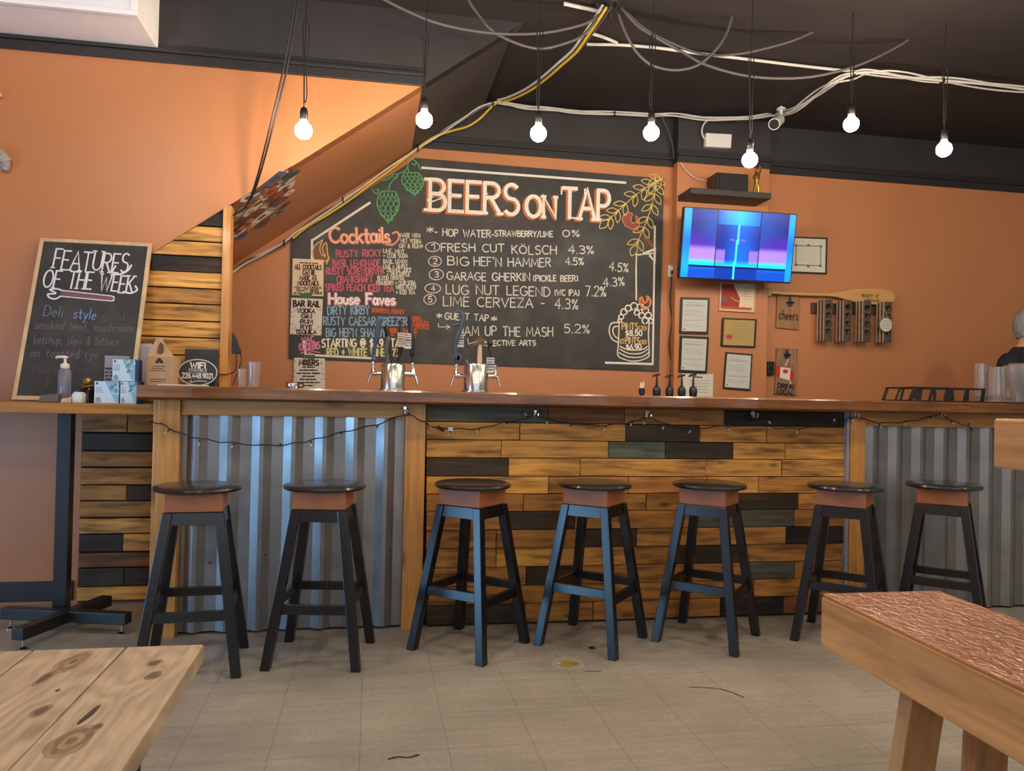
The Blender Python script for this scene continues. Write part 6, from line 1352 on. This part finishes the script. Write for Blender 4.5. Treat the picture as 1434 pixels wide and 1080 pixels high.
# ================================================================== stickers on the stair soffit
SN = Vector((.72945, 0, -1)).normalized(); SU = Vector((1, 0, .72945)).normalized(); SV = Vector((0, 1, 0)); SP = Vector((0, YS, sof(0)))
SC_ = [S(226, 214, 200), S(70, 60, 58), S(176, 100, 62), S(120, 80, 68), S(200, 150, 80), S(150, 154, 140), S(90, 110, 140), S(214, 196, 186), S(140, 54, 48), S(70, 88, 80), S(236, 230, 222)]
CN = ['pale', 'charcoal', 'rust', 'brown', 'ochre', 'grey-green', 'slate blue', 'beige', 'dark red', 'dark green', 'white']
spots = [(398, 243), (404, 252), (393, 254), (386, 262), (400, 262), (384, 250), (374, 256), (378, 268), (389, 272), (405, 270), (371, 266), (363, 262), (366, 275), (376, 279), (387, 283), (398, 288), (358, 272), (353, 282), (361, 285), (369, 290), (379, 293), (392, 297), (347, 276), (345, 290), (350, 296), (358, 298), (366, 303), (376, 306), (338, 288), (335, 300), (342, 304), (349, 309), (357, 312), (367, 312), (333, 311), (338, 318), (346, 320), (354, 318), (332, 326), (338, 330), (382, 302), (372, 298), (394, 280), (407, 245), (352, 268), (343, 283)]
rs = random.Random(3)
for i, (x, y) in enumerate(spots):
    c = atp(x, y, SP, SN)
    if c.y > YW - .05 or c.y < YS + .02: continue
    ci = rs.randrange(len(SC_)); col = SC_[ci]; k = rs.random(); a_ = rs.uniform(.055, .085); e = a_ * rs.uniform(.45, .9); th = rs.uniform(-.5, .5) + (0 if rs.random() < .6 else 1.3)
    u = SU * cos(th) + SV * sin(th); v = SV * cos(th) - SU * sin(th); off = SN * (.0012 + .0006 * (i % 9))
    if k < .45: P = [c + off + u * a_ * cos(2 * pi * j / 20) + v * e * sin(2 * pi * j / 20) for j in range(20)]; shp = 'oval'
    elif k < .85: P = [c + off + u * a_ * sx + v * e * sy for sx, sy in ((-1, -1), (1, -1), (1, 1), (-1, 1))]; shp = 'oblong'
    else: P = [c + off + u * a_ * .8 * cos(2 * pi * j / 6) + v * a_ * .8 * sin(2 * pi * j / 6) for j in range(6)]; shp = 'six-sided'
    t = thing('sticker', '%s %s sticker among those stuck under the stair slope' % (CN[ci], shp), 'sticker', c, 'stickers under the stair slope')
    MB().slab(P, SN, .0004, col).build('sticker_face', M_PAINTCOL, t)
    c2 = SC_[(ci + rs.randrange(3, 8)) % len(SC_)]; b = MB(); b.slab([c + off + SN * .0002 + (p - c - off) * .45 for p in P], SN, .0001, c2)
    b.build('motif', M_PAINTCOL, t)

# decoration at the left picture edge
p = at(-8, 223, YS - .02)
t = thing('wall_ornament', 'grey carved ornament on the orange wall at the left picture edge', 'ornament', p)
b = MB(); b.tube(smoothpts([at(-30, 215, YS - .05), at(-8, 213, YS - .05), at(4, 222, YS - .05), at(7, 232, YS - .04), at(3, 238, YS - .03)], 5), [.02] * 5 + [.035] * 8 + [.026] * 5 + [.010] * 3, 12); b.tube([at(-10, 222, YS), at(-10, 222, YS - .05)], .015, 8)
b.build('body', mat('grey_carving', S(150, 142, 140), .7, noise=(60, .3)), t, smooth=True)
p = at(-6, 132, YS - .02)
t = thing('wall_peg', 'pale peg tip on the orange wall, higher at the left picture edge', 'peg', p)
MB().tube([at(-12, 130, YS), at(-6, 131, YS - .05), at(1, 133, YS - .06)], [.02, .018, .010], 10).build('body', mat('pale_horn', S(205, 170, 140), .6), t, smooth=True)

# round sticker on the floor, scuffs
fc = atz(795, 930, 0)
t = thing('floor_sticker', 'round yellow and white sticker on the floor tiles before the planks', 'floor sticker', fc)
MB().lathe([(.074, 0.0002), (.074, .0010), (0, .0010)], (fc.x, fc.y, 0), 36).build('disc', mat('sticker_ring', S(176, 164, 138), .6), t)
b = MB(); b.lathe([(.060, .0011), (.060, .0013), (0, .0013)], (fc.x, fc.y, 0), 32, S(160, 148, 116)); b.lathe([(.034, .0014), (.030, .0017), (0, .0017)], (fc.x - .005, fc.y - .01, 0), 24, S(160, 136, 52)); b.lathe([(.018, .0015), (.018, .0018), (0, .0018)], (fc.x + .03, fc.y - .005, 0), 16, S(130, 122, 92)); b.lathe([(.012, .0015), (.012, .0018), (0, .0018)], (fc.x - .042, fc.y + .01, 0), 16, S(190, 182, 172))
o = b.build('motif', M_PAINTCOL, t); o['label'] = 'yellow printed motif'
for P, lb in (([(545, 1063), (558, 1060), (572, 1061), (586, 1057)], 'black scuff mark on the near floor tiles, bottom centre'), ([(820, 940), (835, 940), (842, 940)], 'short dark scuff on the floor right of the round sticker'), ([(965, 962), (1000, 964), (1020, 968), (1042, 977)], 'curved dark scuff on the floor before the bench')):
    P3 = [atz(x, y, .0012) for x, y in P]; tag(MB().ribbon(smoothpts(P3, 4), Vector((0, 0, 1)), .010 if 'black' in lb else .005, S(58, 48, 40), .8).build('floor_scuff', M_INK, origin=P3[0]), lb, 'scuff mark')
p = atz(829, 908, 0); tag(MB().lathe([(.006, .0), (.018, .002), (.012, .006), (0, .007)], (p.x, p.y, .0002), 10, None).build('crumb', M_BLACKPL, origin=(p.x, p.y, 0)), 'small dark crumb on the floor behind the round sticker', 'crumb')
# ================================================================== the person behind the bar, in profile at the right picture edge
YPR = 5.10
hd = at(1440, 456, YPR); topz = at(1434, 431, YPR).z; SCL = topz / 1.75
FWD = Vector((.25, -.97, 0)).normalized(); SID = Vector((-FWD.y, FWD.x, 0))   # SID: the person's left hand side, away from the viewer
PB = Vector((hd.x - FWD.x * .02, YPR, 0))
def bp(f, s, u): return PB + (FWD * f + SID * s) * SCL + Vector((0, 0, u * SCL))
pr = thing('person', 'grey-haired person in a black T-shirt behind the bar, cut off by the right edge', 'person', PB)
def skinned(name, nodes, edges, m, sub=2):
    ks = list(nodes); idx = {k: i for i, k in enumerate(ks)}
    me = bpy.data.meshes.new(name); me.from_pydata([tuple(bp(*nodes[k][:3]) - PB) for k in ks], [(idx[a], idx[c]) for a, c in edges], [])
    me.materials.append(m); o = bpy.data.objects.new(name, me); COL.objects.link(o); o.parent = pr; WORLD[o.name] = Vector(PB)
    md = o.modifiers.new('skin', 'SKIN'); md.use_smooth_shade = True
    for k in ks:
        r = nodes[k][3]; r = r if isinstance(r, tuple) else (r, r)
        me.skin_vertices[0].data[idx[k]].radius = (r[0] * SCL, r[1] * SCL); me.skin_vertices[0].data[idx[k]].use_root = (idx[k] == 0)
    sb = o.modifiers.new('smooth', 'SUBSURF'); sb.levels = sub; sb.render_levels = sub
    return o
BN = {'pelvis': (0, 0, .93, .10), 'waist': (.01, 0, 1.06, .10), 'chest': (.01, 0, 1.25, .11), 'collar': (-.01, 0, 1.40, .070), 'neck': (.005, 0, 1.49, .056), 'skull': (.02, 0, 1.60, .075), 'crown': (.005, 0, 1.68, .070), 'chin': (.05, -.03, 1.555, .034)}
BE = [('pelvis', 'waist'), ('waist', 'chest'), ('chest', 'collar'), ('collar', 'neck'), ('neck', 'skull'), ('skull', 'crown'), ('skull', 'chin')]
for sg_, n_ in ((1, 'l'), (-1, 'r')):
    BN.update({'sh' + n_: (-.005, .175 * sg_, 1.365, .052), 'el' + n_: (.03, .225 * sg_, 1.13, .043), 'wr' + n_: (.10, .25 * sg_, .90, .028), 'hand' + n_: (.13, .25 * sg_, .83, (.036, .018)),
               'hip' + n_: (0, .095 * sg_, .88, .088), 'kn' + n_: (.02, .105 * sg_, .49, .058), 'an' + n_: (-.01, .11 * sg_, .09, .038), 'toe' + n_: (.13, .125 * sg_, .035, .032)})
    BE += [('collar', 'sh' + n_), ('sh' + n_, 'el' + n_), ('el' + n_, 'wr' + n_), ('wr' + n_, 'hand' + n_), ('pelvis', 'hip' + n_), ('hip' + n_, 'kn' + n_), ('kn' + n_, 'an' + n_), ('an' + n_, 'toe' + n_)]
    for j in range(4):
        a_ = (j - 1.5) * .016; ln = (.072, .082, .078, .06)[j]
        BN['f%d%s' % (j, n_)] = (.14 - a_, .25 * sg_, .80 - ln * .5, .0085); BN['g%d%s' % (j, n_)] = (.130 - a_, .245 * sg_, .80 - ln, .0075)
        BE += [('hand' + n_, 'f%d%s' % (j, n_)), ('f%d%s' % (j, n_), 'g%d%s' % (j, n_))]
    BN['t0' + n_] = (.165, .235 * sg_, .83, .010); BN['t1' + n_] = (.180, .225 * sg_, .795, .008)
    BE += [('hand' + n_, 't0' + n_), ('t0' + n_, 't1' + n_)]
skinned('body', BN, BE, M_SKIN)
ts = MB(); rings = [(.90, .172, .128, 0), (1.06, .160, .120, .01), (1.22, .186, .132, .012), (1.33, .205, .122, .005), (1.385, .190, .105, -.004), (1.43, .150, .090, -.010), (1.465, .112, .078, -.012), (1.482, .090, .070, -.010)]
vs = []; fs = []; n = 32
for u, hw_, hd_, off in rings:
    for j in range(n): vs.append(bp(off + hd_ * cos(2 * pi * j / n), hw_ * sin(2 * pi * j / n), u))
for i in range(len(rings) - 1):
    for j in range(n): fs.append((i * n + j, i * n + (j + 1) % n, (i + 1) * n + (j + 1) % n, (i + 1) * n + j))
ts.add(vs, fs)
for sg_ in (1, -1): ts.tube(smoothpts([bp(-.005, .13 * sg_, 1.385), bp(-.002, .185 * sg_, 1.365), bp(.008, .212 * sg_, 1.29), bp(.02, .225 * sg_, 1.19)], 4), [.060 * SCL] * 3 + [.072 * SCL] * 7 + [.066 * SCL] * 3, 18)
o = ts.build('t_shirt', M_SHIRT, pr, smooth=True); o['label'] = 'black T-shirt'
JN = {'top': (0, 0, .95, (.145, .115))}; JE = []
for sg_, n_ in ((1, 'l'), (-1, 'r')):
    JN.update({'hip' + n_: (0, .095 * sg_, .86, .100), 'kn' + n_: (.02, .105 * sg_, .49, .072), 'cuff' + n_: (-.01, .11 * sg_, .09, .060)}); JE += [('top', 'hip' + n_), ('hip' + n_, 'kn' + n_), ('kn' + n_, 'cuff' + n_)]
skinned('trousers', JN, JE, M_JEANS)
# head modelled over the neck: skull, jaw, brow, nose; hair cap behind the forehead line
HF = Vector((.97, -.24, 0)).normalized(); HS = Vector((-HF.y, HF.x, 0))
def headpt(f, s, u): return PB + (HF * f + HS * s) * SCL + Vector((0, 0, u * SCL))
hb_ = MB(); nu, nv = 28, 20; hv = []
for i in range(nv + 1):
    ph = pi * i / nv
    for j in range(nu):
        th = 2 * pi * j / nu; f, s, u = cos(th) * sin(ph), sin(th) * sin(ph), -cos(ph)
        F, S_, U = f * .098, s * .078, u * .125
        if u < -.1: F = F * (1 + u * .25) + .018 * (-u); S_ *= 1 + u * .32          # narrowing jaw
        if f > .8 and abs(s) < .30 and -.25 < u < .15: F += .022 * (1 - abs(s) / .30) * (1 - abs(u + .10) / .3 if abs(u + .10) < .3 else 0)   # nose
        if f > .7 and .15 < abs(s) < .5 and .0 < u < .22: F -= .006                 # eye sockets
        hv.append(headpt(.015 + F, S_, 1.625 + U))
hf = [(i * nu + j, i * nu + (j + 1) % nu, (i + 1) * nu + (j + 1) % nu, (i + 1) * nu + j) for i in range(nv) for j in range(nu)]
hb_.add(hv, hf).build('head', M_SKIN, pr, smooth=True)
hr = MB(); vs = []
for i in range(13):
    ph = pi / 2 * 1.18 * i / 12
    for j in range(32):
        th = 2 * pi * j / 32; f, s, u = cos(th) * sin(ph), sin(th) * sin(ph), cos(ph)
        back = .5 - .5 * f / max(.05, abs(sin(ph))); low = ph * (1 + .30 * back) if f < .2 else ph * (1 - .26 * (f - .2))
        f, s, u = cos(th) * sin(low), sin(th) * sin(low), cos(low); wv = 1 + .02 * sin(9 * th + 5 * i)
        vs.append(headpt(.013 + f * .104 * wv, s * .085 * wv, 1.63 + u * .128 * wv))
hf = [(i * 32 + j, (i + 1) * 32 + j, (i + 1) * 32 + (j + 1) % 32, i * 32 + (j + 1) % 32) for i in range(12) for j in range(32)]
ho = hr.add(vs, hf).build('hair', M_HAIR, pr, smooth=True); ho['label'] = 'short grey hair'
so = ho.modifiers.new('thick', 'SOLIDIFY'); so.thickness = .008; so.offset = -1
for sg_ in (-1, 1):
    MB().ball(headpt(.0, .080 * sg_, 1.612), 1, 12, 8, (.020 * SCL, .014 * SCL, .033 * SCL)).build('ear', M_SKIN, pr, smooth=True)
    MB().ball(headpt(.096, .030 * sg_, 1.637), .012, 10, 8).build('eye', M_WHITEPL, pr, smooth=True)
    MB().beam(headpt(.104, .015 * sg_, 1.66), headpt(.094, .048 * sg_, 1.662), .008, .008).build('eyebrow', M_HAIR, pr)
    MB().box(bp(-.07, .11 * sg_ - .045, 0) , bp(-.07, .11 * sg_ - .045, 0) + Vector((.26, .10, .075))).build('shoe', M_BLACKPL, pr, bevel=.02)
MB().tube([headpt(.103, -.024, 1.565), headpt(.112, 0, 1.563), headpt(.103, .024, 1.565)], .006, 6).build('mouth', mat('lips', S(160, 90, 82), .5), pr, smooth=True)
